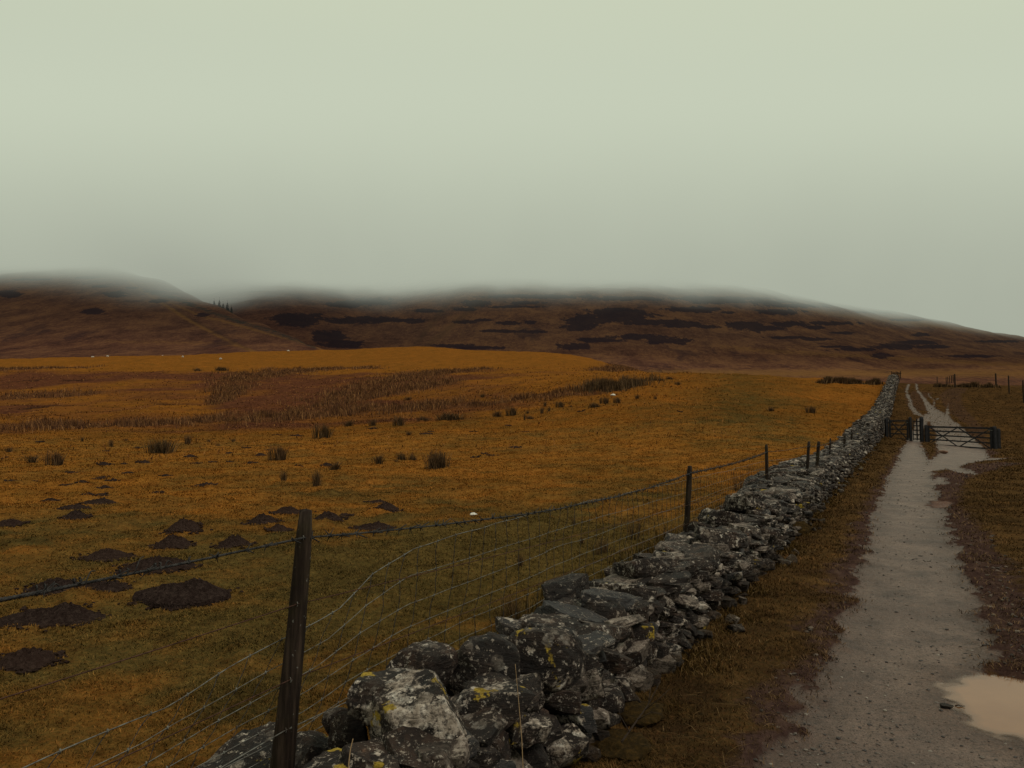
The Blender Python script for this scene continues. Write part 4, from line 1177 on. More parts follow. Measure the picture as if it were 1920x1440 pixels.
# ------------------------------------------------------------------ turf: real blades over the near ground
def blades(name, x, y, h, w, lean, mat, extra=None, seg2=False, A=None, zoff=-.004, ldir=None):
    n = len(x)
    A = A or fields(x, y)
    z = H(x, y, A) + zoff
    a = rng.uniform(0, 2 * math.pi, n) if ldir is None else ldir
    fx_ = np.cos(a); fy_ = np.sin(a)
    wa = a + math.pi / 2 + rng.normal(0, .5, n)
    wx = np.cos(wa) * w / 2; wy = np.sin(wa) * w / 2
    B0 = np.stack([x - wx, y - wy, z], -1); B1 = np.stack([x + wx, y + wy, z], -1)
    m = .55
    hx = lean * h
    M0 = np.stack([x - wx * .7 + fx_ * hx * m * .6, y - wy * .7 + fy_ * hx * m * .6, z + h * m], -1)
    M1 = np.stack([x + wx * .7 + fx_ * hx * m * .6, y + wy * .7 + fy_ * hx * m * .6, z + h * m], -1)
    T = np.stack([x + fx_ * hx, y + fy_ * hx, z + h * np.clip(1.06 - .25 * lean, .3, 1)], -1)
    V = np.stack([B0, B1, M1, M0, T], 1).reshape(-1, 3)
    i = np.arange(n)[:, None] * 5
    F3 = np.concatenate([i + [0, 1, 2], i + [0, 2, 3], i + [3, 2, 4]])
    at_ = {'tip': np.tile([0, 0, .55, .55, 1.0], n), 'rnd': np.repeat(rng.random(n), 5)}
    for k, v in (extra or {}).items(): at_[k] = np.repeat(v, 5)
    return link(name, mesh_data(name, V, F3, at_, True), mat)

t = NT('turf_blades'); P = t.pos()
turf, fine, mid = ground_colors(t, P)
rn = t.attr('rnd'); tip = t.attr('tip')
turf = t.mix(t.mapr(rn, .0, .4, .5, 0), turf, t.mix(1.0, turf, (.42, .50, .45), 'MULTIPLY'))
turf = t.mix(t.mapr(rn, .72, .95, 0, .8), turf, t.mix(1.0, turf, (1.9, 1.75, 1.7), 'MULTIPLY'))
turf = t.mix(t.mapr(t.attr('mud'), .2, .9, 0, .85), turf, t.ramp(rn, [(.2, (.036, .021, .015)), (.6, (.080, .046, .028)), (.95, (.20, .12, .065))]))
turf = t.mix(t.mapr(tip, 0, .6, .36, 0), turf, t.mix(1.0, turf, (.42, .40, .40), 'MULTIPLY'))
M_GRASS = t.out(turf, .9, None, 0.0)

N = 1000000
th_ = rng.uniform(-.78, .78, N); r_ = np.exp(rng.uniform(math.log(2.3), math.log(105), N))
x = r_ * np.sin(th_); y = r_ * np.cos(th_)
A = fields(x, y)
keep = (rng.random(N) > A['track'] * 1.0) & (rng.random(N) > A['mud'] * .62) & (A['pud'] > .12)
ins = WX(y) - x
keep &= ~((ins > .12) & (ins < .75))
clump = fbm(x * 2.3, y * 2.3, 81, 3)
keep &= rng.random(N) < .35 + .9 * sstep(.35, .62, clump)
x, y, r_, clump = x[keep], y[keep], r_[keep], clump[keep]
A = {k: v[keep] for k, v in A.items()}
h = (rng.uniform(.009, .027, len(x)) + .05 * np.maximum(clump - .58, 0)) * (1 + r_ / 26)
h = h * (1 + .25 * A['right']) / (1 + np.maximum(r_ - 50, 0) / 60)
w = .0013 + .00080 * r_
lean = rng.uniform(.3, 2.2, len(x))
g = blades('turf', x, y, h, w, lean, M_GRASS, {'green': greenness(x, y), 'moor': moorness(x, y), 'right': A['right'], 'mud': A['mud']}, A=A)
tag(g, kind='stuff')

# rough grass along the foot of the wall and long bleached stems lying in the verge
t = NT('rough_grass_mat'); rn = t.attr('rnd'); tip = t.attr('tip')
c = t.ramp(rn, [(.1, (.022, .014, .005)), (.45, (.055, .032, .009)), (.75, (.12, .064, .018)), (.97, (.28, .17, .08))])
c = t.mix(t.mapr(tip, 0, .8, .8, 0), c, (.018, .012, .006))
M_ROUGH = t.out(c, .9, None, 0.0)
N = 26000
yy = np.exp(rng.uniform(math.log(3.0), math.log(60), N))
off = np.abs(rng.normal(0, .16, N)) - .03
cl = fbm(yy * 1.9, np.zeros(N), 83, 3)
k_ = rng.random(N) < sstep(.40, .62, cl)
yy, off = yy[k_], off[k_]
x = WX(yy) + LINE_N[0] * off; y = yy + LINE_N[1] * off
hh_ = rng.uniform(.02, .085, len(x)) * (1 - np.clip(off, 0, .4) * 1.6)
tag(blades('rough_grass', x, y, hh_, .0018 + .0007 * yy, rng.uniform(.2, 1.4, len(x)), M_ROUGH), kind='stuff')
# field side of the wall / under the netting
N = 16000
yy = np.exp(rng.uniform(math.log(3.4), math.log(50), N)); off = np.abs(rng.normal(0, .22, N))
cl = fbm(yy * 1.1, np.zeros(N) + 4, 84, 3); k_ = rng.random(N) < sstep(.46, .62, cl)
yy, off = yy[k_], off[k_]
x = WX(yy) - 1.12 - off; y = yy + .2
tag(blades('rough_grass', x, y, rng.uniform(.06, .30, len(x)), .0028 + .0006 * yy, rng.uniform(.1, .9, len(x)), M_ROUGH), kind='stuff')
N = 2600
th_ = rng.uniform(.10, .60, N); r_ = np.exp(rng.uniform(math.log(3.2), math.log(22), N)); x = r_ * np.sin(th_); y = r_ * np.cos(th_)
A = fields(x, y); k_ = (A['track'] < .3) & (x > WX(y) + .1)
x, y, r_ = x[k_], y[k_], r_[k_]
tag(blades('bleached_stems', x, y, rng.uniform(.01, .035, len(x)), .0016 + .0004 * r_, rng.uniform(3, 9, len(x)), M_ROUGH, zoff=.012), kind='stuff')

# ------------------------------------------------------------------ rushes
t = NT('rush_stems'); rn = t.attr('rnd'); tip = t.attr('tip'); ob = t.n('ShaderNodeObjectInfo').outputs['Random']
c = t.ramp(rn, [(.1, (.020, .013, .009)), (.45, (.050, .030, .018)), (.78, (.12, .068, .034)), (1, (.28, .16, .075))])
c = t.mix(t.mapr(tip, .3, 1, 0, .5), c, (.12, .062, .030))
c = t.mix(t.math('MULTIPLY', ob, .25), c, (.03, .028, .010))
M_RUSH = t.out(c, .85, None, .05)
t = NT('red_rush_bed'); rn = t.attr('rnd'); tip = t.attr('tip')
c = t.ramp(rn, [(.1, (.050, .024, .016)), (.5, (.115, .052, .026)), (.85, (.22, .100, .040)), (1, (.32, .16, .06))])
M_BED = t.out(c, .9, None, 0.0)

def rush_mesh(seed, n, R, w, spread=.35, hmin=.5):
    rg = np.random.default_rng(seed)
    V = []; Fc = []; tipa = []; rna = []
    subs = [(rg.normal(0, R * .45), rg.normal(0, R * .3), rg.uniform(.6, 1)) for _ in range(max(1, n // 40))]
    for i in range(n):
        s_ = subs[rg.integers(len(subs))]
        a = rg.uniform(0, 2 * math.pi); q = abs(rg.normal(0, .38)) * R
        bx, by = s_[0] + q * math.cos(a), s_[1] + q * math.sin(a)
        h = rg.uniform(hmin, 1.0) * s_[2]; l = spread * (q / R + .15) * h * rg.uniform(.4, 1.5)
        wd = rg.uniform(0, math.pi); dx, dy = math.cos(wd) * w / 2, math.sin(wd) * w / 2
        k = len(V); r_ = rg.random()
        bend = rg.uniform(.0, .25)
        for (f, ws, ts) in ((0, 1, 0), (.4, .9, .4), (.78, .6, .8)):
            cx = bx + math.cos(a) * l * f ** 1.6; cy = by + math.sin(a) * l * f ** 1.6; cz = h * f - .02
            V += [(cx - dx * ws, cy - dy * ws, cz), (cx + dx * ws, cy + dy * ws, cz)]; tipa += [ts, ts]
        V.append((bx + math.cos(a) * l * (1 + bend), by + math.sin(a) * l * (1 + bend), h * (1 - bend * .4))); tipa.append(1)
        Fc += [[k, k + 1, k + 3, k + 2], [k + 2, k + 3, k + 5, k + 4], [k + 4, k + 5, k + 6]]
        rna += [r_] * 7
    return mesh_data('rush_clump', V, Fc, {'tip': tipa, 'rnd': rna})
RM = [rush_mesh(301 + i, [330, 190, 460, 150, 110, 260][i], [.26, .22, .34, .2, .24, .3][i], .018, [.3, .45, .35, .5, .8, .25][i]) for i in range(6)]
for m_ in RM: m_.materials.append(M_RUSH)
RN = [rush_mesh(331 + i, [130, 170, 90][i], [.10, .16, .12][i], .006, .45) for i in range(3)]
for m_ in RN: m_.materials.append(M_RUSH)
RL = 'small dark rush tufts scattered in the ochre field'
rushes = [  # px, py of foot, width px, height px, variant, label
    (820, 880, 50, 36, 2, 'biggest and darkest rush clump in the middle of the field, with two peaks'),
    (108, 873, 38, 28, 0, 'rounded dark rush clump at the left of the field among the molehills'),
    (305, 851, 58, 27, 2, 'wide brown rush clump spread left of the middle of the left field'),
    (350, 834, 24, 17, 1, 'thin rush tuft just behind the wide brown rush clump'),
    (55, 869, 42, 20, 4, 'thin straggly rush tuft left of the rounded dark clump'),
    (14, 848, 22, 14, 4, 'faint rush tuft at the left edge of the photo'),
    (207, 838, 16, 14, 1, 'lone small rush tuft standing upright between two wider clumps'),
    (526, 862, 40, 29, 0, 'dense upright rush clump shaped like a short brush left of the centre'),
    (610, 823, 44, 28, 0, 'large rush clump at the edge of the reed band above the brush shaped clump'),
    (591, 912, 34, 30, 1, 'nearest upright rush clump in the middle of the field, thin with spiky tips'),
    (530, 904, 22, 22, 1, 'small spiky rush tuft left of the nearest upright clump'),
    (629, 883, 32, 16, 3, 'low rush tuft growing right beside a dark molehill'),
    (711, 871, 28, 21, 3, 'pale upright rush tuft left of the sparse pair'),
    (755, 862, 20, 16, 5, 'sparse rush tuft, the left of a low pair behind the biggest clump'),
    (775, 862, 16, 14, 5, 'sparse rush tuft, the right of a low pair behind the biggest clump'),
    (741, 868, 14, 9, 4, 'tiny thin rush tuft in front of the low sparse pair'),
    (751, 803, 28, 20, 0, 'dark two headed rush tuft below the reed band near the centre'),
    (764, 818, 20, 10, 4, 'faint low rush tuft in front of the dark two headed tuft'),
    (655, 803, 26, 13, 3, 'low rush tuft right of the large clump at the edge of the reed band'),
    (699, 802, 22, 14, 3, 'squat rush tuft midway between the low tuft and the two headed tuft'),
    (842, 790, 54, 15, 2, 'long dark rush clump fringing the reed band right of the centre'),
    (795, 791, 26, 10, 5, 'short brown rush tuft joining the left end of the long dark clump'),
    (933, 780, 26, 13, 3, 'low wide rush tuft left of the square dark one'),
    (962, 778, 24, 18, 0, 'square dark rush tuft standing at the end of the reed band'),
    (988, 776, 10, 8, 4, 'tiny rush tuft touching the square dark one on its right'),
    (1015, 775, 13, 13, 1, 'small rush tuft, the nearer of two side by side right of the square dark one'),
    (1029, 771, 9, 10, 1, 'small rush tuft, the farther of two side by side right of the square dark one'),
    (983, 789, 9, 12, 1, 'narrow dark rush tuft below the square dark one'), (995, 786, 16, 8, 5, 'low brown rush tuft beside the narrow dark one'),
    (1022, 762, 9, 11, 3, 'narrow rush tuft behind the two side by side tufts'),
    (1052, 764, 20, 13, 0, 'medium rush tuft on the slope with a small one at its right'), (1069, 762, 10, 5, 4, 'tiny rush tuft right of the medium one on the slope'),
    (1117, 764, 22, 10, 5, 'low dark rush clump, lower end of a slanting pair'), (1136, 757, 20, 14, 0, 'upper clump of a slanting pair of rush tufts'),
    (1159, 755, 17, 11, 0, 'compact dark rush tuft right of the slanting pair'),
    (1195, 745, 14, 8, 3, 'small brown rush tuft high on the slope left of another like it'), (1229, 744, 9, 7, 3, 'smallest brown rush tuft high on the slope'),
    (1240, 716, 12, 6, 5, 'flat rush tuft near the crest, the left of two'), (1257, 714, 14, 6, 5, 'flat rush tuft near the crest, the right of two'),
    (1272, 721, 13, 7, 0, 'dark round rush tuft standing apart near the crest of the field'),
    (1443, 769, 22, 11, 4, 'faint low rush tuft left of the dark round one near the wall'), (1523, 775, 22, 14, 0, 'dark round rush tuft standing alone near the far part of the wall'),
    (372, 695, 16, 8, 5, 'dark bush like rush clump near the far left crest'), (415, 694, 26, 8, 2, 'long dark rush clump right of the bush like one near the far left crest'),
    (390, 830, 12, 8, 4, 'tiny tuft of rush right of the wide brown clump'), (407, 838, 14, 9, 4, 'tiny tuft of rush with a clod at its foot'), (435, 828, 16, 9, 4, 'flat thin rush tuft above the molehill scatter'),
    (153, 828, 10, 12, 4, 'thin faint rush stems left of the lone upright tuft'), (235, 826, 12, 8, 4, 'thin faint rush stems right of the lone upright tuft'),
    (765, 752, 18, 8, 3, 'dark rush tuft inside the reed band near the centre'), (905, 747, 14, 8, 3, 'dark rush tuft behind the reed band right of the centre'),
]
def add_rush(px, py, wpx, hpx, mesh, label, group='rush clumps growing in the field'):
    x, y = hit1(px, py); z = h1(x, y); wid = wpx / F * y; hei = hpx / F * y
    o = bpy.data.objects.new('rush_clump', mesh); col.objects.link(o)
    d_ = max(abs(v.co.x) for v in mesh.vertices)
    o.location = (x, y, z - .01); o.scale = (wid / (2 * d_) * 1.6, wid / (2 * d_) * 1.5, hei * 1.3); o.rotation_euler[2] = rng.normal(0, .25)
    tag(o, label, 'rushes', group); return o
for (px, py, w_, h_, v, lab) in rushes: add_rush(px, py, w_, h_, RM[v], lab)
for (px, py, w_, h_, v, lab) in [
    (975, 1063, 38, 36, 0, 'spiky rush tuft seen through the netting left of the second fence post'),
    (1192, 1012, 44, 52, 2, 'tall thin reddish rush tuft behind the netting close to the second post'),
    (1130, 1038, 60, 38, 1, 'wide brown rush tuft behind the netting with bent tips'),
    (1075, 985, 20, 24, 2, 'short thin rush tuft behind the netting farther into the field'),
    (1090, 1020, 30, 20, 0, 'low rush tuft between the spiky and the wide one behind the netting'),
    (1385, 925, 36, 40, 2, 'reddish rush tuft behind the wall between the second and third posts'),
    (960, 1165, 95, 70, 1, 'nearest dry rush tuft right behind the wall and its dark slab')]:
    add_rush(px, py, w_, h_, RN[v], lab, 'rush tufts behind the netting')

# reed beds too dense to count
def bed_blades(chains, N, hlo, hhi, wlo, name, mat, thin=1.0):
    X = []; Yv_ = []
    for c in chains:
        c = np.array(c); seg = np.hypot(*(c[1:, :2] - c[:-1, :2]).T); area = seg * (c[1:, 2] + c[:-1, 2]) / 2 / (c[:-1, 1] ** 1.0)
        cum = np.cumsum(area); n = int(N * cum[-1])
        s_ = rng.uniform(0, cum[-1], n); i = np.minimum(np.searchsorted(cum, s_), len(seg) - 1); f = rng.random(n)
        r_ = c[i, 2] * (1 - f) + c[i + 1, 2] * f
        X.append(c[i, 0] * (1 - f) + c[i + 1, 0] * f + rng.normal(0, .85, n) * r_); Yv_.append(c[i, 1] * (1 - f) + c[i + 1, 1] * f + rng.normal(0, .85, n) * r_)
    x = np.concatenate(X); y = np.concatenate(Yv_)
    cl = fbm(x * .55, y * .55, 88, 3); k = rng.random(len(x)) < sstep(.38, .66, cl) * thin * .75 + .10
    x, y, cl = x[k], y[k], cl[k]
    h = rng.uniform(hlo, hhi, len(x)) * (.5 + 1.1 * sstep(.4, .7, cl))
    w = wlo * (.3 + y / 100)
    tag(blades(name, x, y, h, w, rng.uniform(.1, .7, len(x)), mat), kind='stuff')
bed_blades(bed[:1], 14000, .20, .55, .045, 'reed_bed', M_BED)
bed_blades(bed[1:2], 40000, .4, .85, .045, 'reed_bed', M_RUSH)
bed_blades(bed[2:], 6500, .2, .62, .05, 'reed_bed', M_BED)
fr = [chain([(1535, 717, .3), (1570, 717, .3), (1610, 718, .3), (1648, 719, .3)]), chain([(1757, 725, .3), (1790, 725, .3), (1830, 726, .2), (1870, 727, .2)])]
bed_blades(fr, 160000, .3, .6, .05, 'rush_fringe', M_RUSH)
# scattered loose straw tufts over the rough middle ground
N = 42000
th_ = rng.uniform(-.64, .30, N); r_ = np.exp(rng.uniform(math.log(34), math.log(250), N)); x = r_ * np.sin(th_); y = r_ * np.cos(th_)
A = fields(x, y); cl = fbm(x * .30, y * .30, 91, 4) * .6 + fbm(x * 1.5, y * 1.5, 92, 2) * .4
rough_zone = sstep(55, 75, y) * (1 - sstep(190, 215, y)) * sstep(.22, .10, x / y - .1)
k = (x < WX(y) - 1.5) & (rng.random(N) < (.10 + rough_zone * .9) * sstep(.44, .58, cl))
x, y, r_ = x[k], y[k], r_[k]
t = NT('straw_tufts'); rn = t.attr('rnd'); tip = t.attr('tip')
c = t.ramp(rn, [(.1, (.050, .020, .010)), (.5, (.12, .047, .016)), (.9, (.25, .110, .035))]); M_STRAW = t.out(c, .9, None, 0.0)
tag(blades('straw_tufts', x, y, rng.uniform(.08, .26, len(x)), .010 + r_ * .0010, rng.uniform(.3, 1.6, len(x)), M_STRAW), kind='stuff')
# ------------------------------------------------------------------ molehills
t = NT('crumbly_soil'); P = t.pos(); ob = t.n('ShaderNodeObjectInfo').outputs['Random']
n_ = t.noise(P, 26, 6, .75); v_ = t.n('ShaderNodeTexVoronoi', i={'Vector': P, 'Scale': 42.0}).outputs['Distance']
c = t.ramp(n_, [(.3, (.012, .0065, .0055)), (.5, (.028, .018, .016)), (.75, (.072, .048, .040))])
c = t.mix(t.math('MULTIPLY', ob, .4), c, (.055, .030, .022))
M_SOIL = t.out(c, .95, t.bump(t.math('ADD', n_, t.math('MULTIPLY', v_, .8)), 1.0, .03), .0)
def mole_mesh(seed, stretch=1.0, flat=1.0, twin=False):
    rg = np.random.default_rng(seed); nr, na = 40, 110
    V = []; a_ = np.linspace(0, 2 * math.pi, na, endpoint=False)
    out_ = 1 + .12 * (fbm(np.cos(a_) * 1.6 + seed, np.sin(a_) * 1.6, seed, 3) - .5) * 2
    rho = np.linspace(0, 1.12, nr)
    R, Aa = np.meshgrid(rho, a_, indexing='ij'); O = np.broadcast_to(out_, R.shape)
    x = R * np.cos(Aa) * O * stretch; y = R * np.sin(Aa) * O
    hz = np.where(R < 1, .5 + .5 * np.cos(math.pi * np.clip(R, 0, 1)), 0) ** .55
    if twin: hz = .65 * hz + .5 * np.exp(-((x - .45) ** 2 + y ** 2) / .12) * np.clip(1 - R, 0, 1) ** .3
    nz = (fbm(x * 4 + seed, y * 4, seed + 5, 5, .7) - .5) * .45 + (fbm(x * 26, y * 26, seed + 6, 2) - .5) * .16
    z = (hz * .62 * flat + nz * np.clip(1.15 - R, 0, 1) ** .5 * (.35 + hz)) + (fbm(x * 12, y * 12, seed + 9, 2) - .5) * .06 * sstep(.6, .9, R) - .05 * sstep(.8, 1.0, R) - .8 * sstep(1.0, 1.12, R)
    V = np.stack([x, y, z], -1).reshape(-1, 3)
    return mesh_data('molehill', V, grid_faces2(nr, na))
def grid_faces2(nr, na):
    F4 = []
    for i in range(nr - 1):
        for k in range(na): F4.append([i * na + k, (i + 1) * na + k, (i + 1) * na + (k + 1) % na, i * na + (k + 1) % na])
    return F4
MOLEPOS = []
MM = [mole_mesh(401 + i, [1, 1.1, 1.3, 1.0, 1.2][i], [1, .85, .7, 1.15, .9][i], i in (2, 4)) for i in range(5)]
for m_ in MM: m_.materials.append(M_SOIL)
moles = [
    (195, 1045, 82, 0, 'large peaked molehill left of the pale flattened one, behind the barbed wire'),
    (320, 1022, 68, 3, 'medium rounded molehill, nearest of the row of three below the fence wire'),
    (342, 998, 58, 3, 'medium pointed molehill directly behind the rounded one'),
    (437, 1021, 66, 0, 'medium molehill with a pointed top, nearest the leaning first post'),
    (288, 1068, 120, 1, 'pale flattened old molehill crossed by the barbed wire'),
    (490, 980, 56, 3, 'dark domed molehill just left of the first fence post'),
    (538, 962, 52, 1, 'dark wide molehill touching the left side of the first post top'),
    (520, 998, 38, 3, 'small domed molehill below the two beside the first post'),
    (613, 976, 50, 0, 'dark domed molehill just right of the first post top'),
    (650, 968, 18, 1, 'tiny molehill between the domed one and the clustered ones right of the first post'),
    (723, 960, 42, 0, 'dark molehill above the barbed wire, right of the first post'),
    (706, 942, 34, 2, 'low broken molehill at the top of the group right of the first post'),
    (697, 990, 64, 2, 'spread molehill lying behind the barbed wire right of the first post'),
    (93, 939, 28, 1, 'small dark molehill in the upper left of the molehill field'),
    (139, 972, 50, 0, 'dark molehill in front of the pale spread one at upper left'),
    (134, 955, 44, 2, 'pale spread molehill behind the dark one at upper left'),
    (180, 944, 54, 2, 'long low molehill right of the pale spread one'),
    (16, 983, 50, 1, 'flat dark molehill at the left edge behind the wire'),
    (95, 1107, 96, 0, 'big domed molehill partly hidden by the thick run of barbed wire'),
    (182, 1108, 92, 1, 'wide molehill directly under the wire, right of the big domed one'),
    (335, 1128, 145, 4, 'broad double molehill of fresh dark soil in the middle of the near turf'),
    (85, 1165, 160, 4, 'widest molehill, a long mound near the left edge below the wire'),
    (42, 1246, 115, 0, 'nearest molehill, a dark mound cut by the left edge above the lower wire'),
    (380, 912, 34, 2, 'low crumbling molehill on its own above the row of three'),
    (470, 869, 18, 1, 'small molehill left of the dense upright rush clump'), (488, 854, 18, 1, 'small molehill behind the one left of the dense rush clump'),
    (612, 873, 24, 3, 'dark molehill touching the low rush tuft beside it'), (897, 967, 0, 0, ''),
]
def add_mole(px, py, wpx, v, label, group, flat=1.0):
    x, y = hit1(px, py); z = h1(x, y) + .0
    o = bpy.data.objects.new('molehill', MM[v]); col.objects.link(o); s_ = wpx / F * y / 2 * .92
    o.location = (x, y + s_ * .3, z + s_ * .02); o.scale = (s_ * 1.12, s_ * .95, s_ * .84 * flat); o.rotation_euler[2] = rng.normal(0, .3)
    MOLEPOS.append((x, y + s_ * .3, s_))
    return tag(o, label, 'molehill', group)
for (px, py, w_, v, lab) in moles:
    if w_: add_mole(px, py, w_, v, lab, 'molehills on the near turf', .72 if w_ > 75 else 1.0)
small = [(193, 874, 22), (232, 870, 14), (267, 868, 22), (20, 903, 22), (60, 905, 16), (128, 912, 28), (153, 911, 18), (195, 915, 24), (133, 888, 22), (151, 885, 14), (240, 887, 18), (187, 898, 26),
         (207, 902, 20), (310, 893, 20), (392, 908, 22), (356, 857, 20), (367, 870, 16), (398, 867, 14), (257, 840, 14), (198, 847, 10), (297, 923, 18), (190, 928, 24), (165, 936, 20), (75, 830, 12), (3, 862, 14),
         (461, 841, 14), (520, 818, 14), (555, 820, 18), (430, 852, 14), (560, 875, 12), (500, 845, 10), (430, 866, 10)]
for (px, py, w_) in small: add_mole(px, py, w_, int(rng.integers(5)), 'small dark molehill in the scatter among the rush clumps of the left field', 'small molehills scattered in the left field', .8)
small2 = [(887, 809, 12), (953, 798, 11), (985, 811, 12), (965, 841, 20), (1017, 853, 11), (892, 858, 14), (923, 855, 16), (908, 852, 10), (1090, 771, 12), (1275, 774, 8), (800, 816, 20), (700, 808, 14), (808, 812, 10)]
for (px, py, w_) in small2: add_mole(px, py, w_, int(rng.integers(5)), 'small low soil heap on the ochre slope right of the biggest rush clump', 'small soil heaps right of the biggest rush clump', .6)

# ------------------------------------------------------------------ single stones, wool, sticks
def single_rock(px, py, wpx, dimk, label, mat=None, sub=4, seed=5, low=.2, lichen=.2, rz=0., slab=False, cat='stone', sink=.3, rnd=.5, name='rock'):
    x, y = hit1(px, py); w_ = wpx / F * y; dim = (w_, w_ * dimk[0], w_ * dimk[1]); z = h1(x, y)
    Q, Fc = rock(dim, sub, seed, 10, .05, slab, .4); Q = Q @ rotm(0, 0, rz).T; n = len(Q)
    o = link(name, mesh_data(name, Q, Fc, {'lp': Q + rng.uniform(0, 9, 3), 'rnd': np.full(n, rnd), 'lichen': np.full(n, lichen), 'yellow': np.zeros(n), 'low': np.full(n, low)}), mat or M_STONE)
    o.location = (x, y, z + dim[2] * (.5 - sink)); return tag(o, label, cat)
t = NT('tan_boulder'); n_ = t.noise(t.obj(), 8, 6, .7)
M_TAN = t.out(t.ramp(n_, [(.3, (.085, .045, .032)), (.7, (.22, .125, .085))]), .85, t.bump(n_, .6, .02), .2)
single_rock(1767, 848, 22, (.7, .45), 'reddish tan boulder lying on the grass in front of the wide gate', M_TAN, name='boulder', cat='boulder')
single_rock(1774, 1309, 32, (.7, .25), 'flat dark stone breaking the surface at the near edge of the muddy puddle', seed=8, slab=True, sink=.2, lichen=0, low=.6)
single_rock(1727, 825 + 12, 8, (.8, .4), 'small pale stone at the foot of the thick gate post', M_TAN, seed=9)
for (px, py, w_, lab) in ((55, 686, 17, 'pale grey rock lying low on the far left crest, leftmost of three'), (168, 686, 22, 'pale grey rock on the far left crest, middle of three'), (202, 686, 17, 'pale grey rock on the far left crest, rightmost of three')):
    single_rock(px, py, w_, (.5, .28), lab, seed=int(px) + 3, sub=3, lichen=.6, low=0)
t = NT('dead_wood'); M_TWIG = t.out((.045, .028, .020), .8)
t = NT('dry_stalk'); M_STALK = t.out((.30, .19, .10), .8)
# stick in the puddle
p = np.array(on_plane(1800, 1325, -.066)); zw = pz(pud1, .066)
b = MB((p[0], p[1], zw)); b.tube([(p[0] - .022, p[1] + .012, zw + .002), (p[0] - .008, p[1] + .004, zw + .008), (p[0] + .008, p[1], zw + .004), (p[0] + .024, p[1] - .010, zw + .007)], [.003, .004, .003, .002], 6)
o = b.build('stick', M_TWIG); o.location = (p[0], p[1], zw); tag(o, 'short dark stick floating on the muddy puddle', 'stick')
# wool on the turf
t = NT('raw_wool'); n_ = t.noise(t.obj(), 60, 4, .7); M_WOOL = t.out(t.ramp(n_, [(.3, (.42, .38, .32)), (.7, (.75, .72, .66))]), .95, t.bump(n_, 1, .004))
def wool(px, py, wpx, label):
    x, y = hit1(px, py); w_ = wpx / F * y; Q, Fc = rock((w_, w_ * .5, w_ * .4), 3, int(px), 4, .16, False, .1)
    o = link('wool_tuft', mesh_data('wool_tuft', Q, Fc), M_WOOL); o.location = (x, y, h1(x, y) + w_ * .16); o.rotation_euler[2] = -.2; tag(o, label, 'wool')
wool(888, 967, 15, 'white scrap of wool lying on the turf behind the barbed wire')
wool(1150, 740, 10, 'tiny pale scrap of wool on the slope below the dark rush band')
# dead stalks in front of the wall
def stalk(pts, r, label, mat=M_STALK, name='dry_stalk', cat='dead stem', extra=()):
    Q = [np.array(at(*p)) for p in pts]; b = MB(Q[0])
    n = 24; P = np.array(Q); tt_ = np.linspace(0, len(P) - 1, n); PP = np.stack([np.interp(tt_, np.arange(len(P)), P[:, k]) for k in range(3)], -1)
    for k in range(1, n - 1): PP[k] = PP[k] * .5 + (PP[k - 1] + PP[k + 1]) * .25
    b.tube(PP, np.linspace(r, r * .5, n), 6)
    for e in extra:
        b.tube([np.array(at(*p)) for p in e], np.linspace(r * .6, r * .2, len(e)), 5)
    o = b.build(name, mat); o.location = Q[0]; return tag(o, label, cat)
stalk([(982, 1470, 3.12), (978, 1380, 3.15), (972, 1310, 3.18), (966, 1245, 3.2)], .0022, 'tall thin pale dry stalk standing in front of the big dark boulder')
stalk([(652, 1480, 2.62), (654, 1430, 2.63), (657, 1405, 2.64), (662, 1385, 2.65)], .0026, 'short pale dry stalk in front of the upright stone beside the first post')
stalk([(1165, 1392, 3.75), (1195, 1350, 3.78), (1215, 1322, 3.8), (1238, 1278, 3.8)], .0045, 'dark dead bramble twig leaning out from the foot of the wall', M_TWIG, 'bramble_twig', 'twig',
      extra=[[(1195, 1350, 3.78), (1222, 1335, 3.75), (1240, 1338, 3.7)], [(1215, 1322, 3.8), (1220, 1290, 3.85), (1216, 1240, 3.9)], [(1205, 1335, 3.8), (1236, 1310, 3.75), (1255, 1292, 3.72)], [(1180, 1372, 3.76), (1162, 1340, 3.8), (1160, 1310, 3.82)]])
for k, (px, py, Yk) in enumerate([(1445, 1030, 9.9), (1520, 985, 13.0), (1405, 1105, 7.6)]):
    b = MB(at(px, py, Yk)); p0 = np.array(at(px, py, Yk)); p0[2] = h1(p0[0], p0[1]) - .01
    for q in range(16):
        a = rng.uniform(0, 6.28); L = rng.uniform(.15, .42); P = [p0 + rng.normal(0, .04, 3) * [1, 1, 0]]
        dv = np.array([math.cos(a) * .5, math.sin(a) * .5, 1.0])
        for s_ in range(6): P.append(P[-1] + dv * L / 6); dv = dv + rng.normal(0, .28, 3) - [0, 0, .12]
        b.tube(P, np.linspace(.004, .0012, 7), 4)
    o = b.build('dead_bramble', M_TWIG); o.location = at(px, py, Yk)
    tag(o, ['tangled dead bramble against the wall face beside the third post', 'small tangle of dead bramble at the foot of the wall beyond the mossy mound', 'thin dead twigs sticking out of the wall foot nearest the camera'][k], 'bramble')
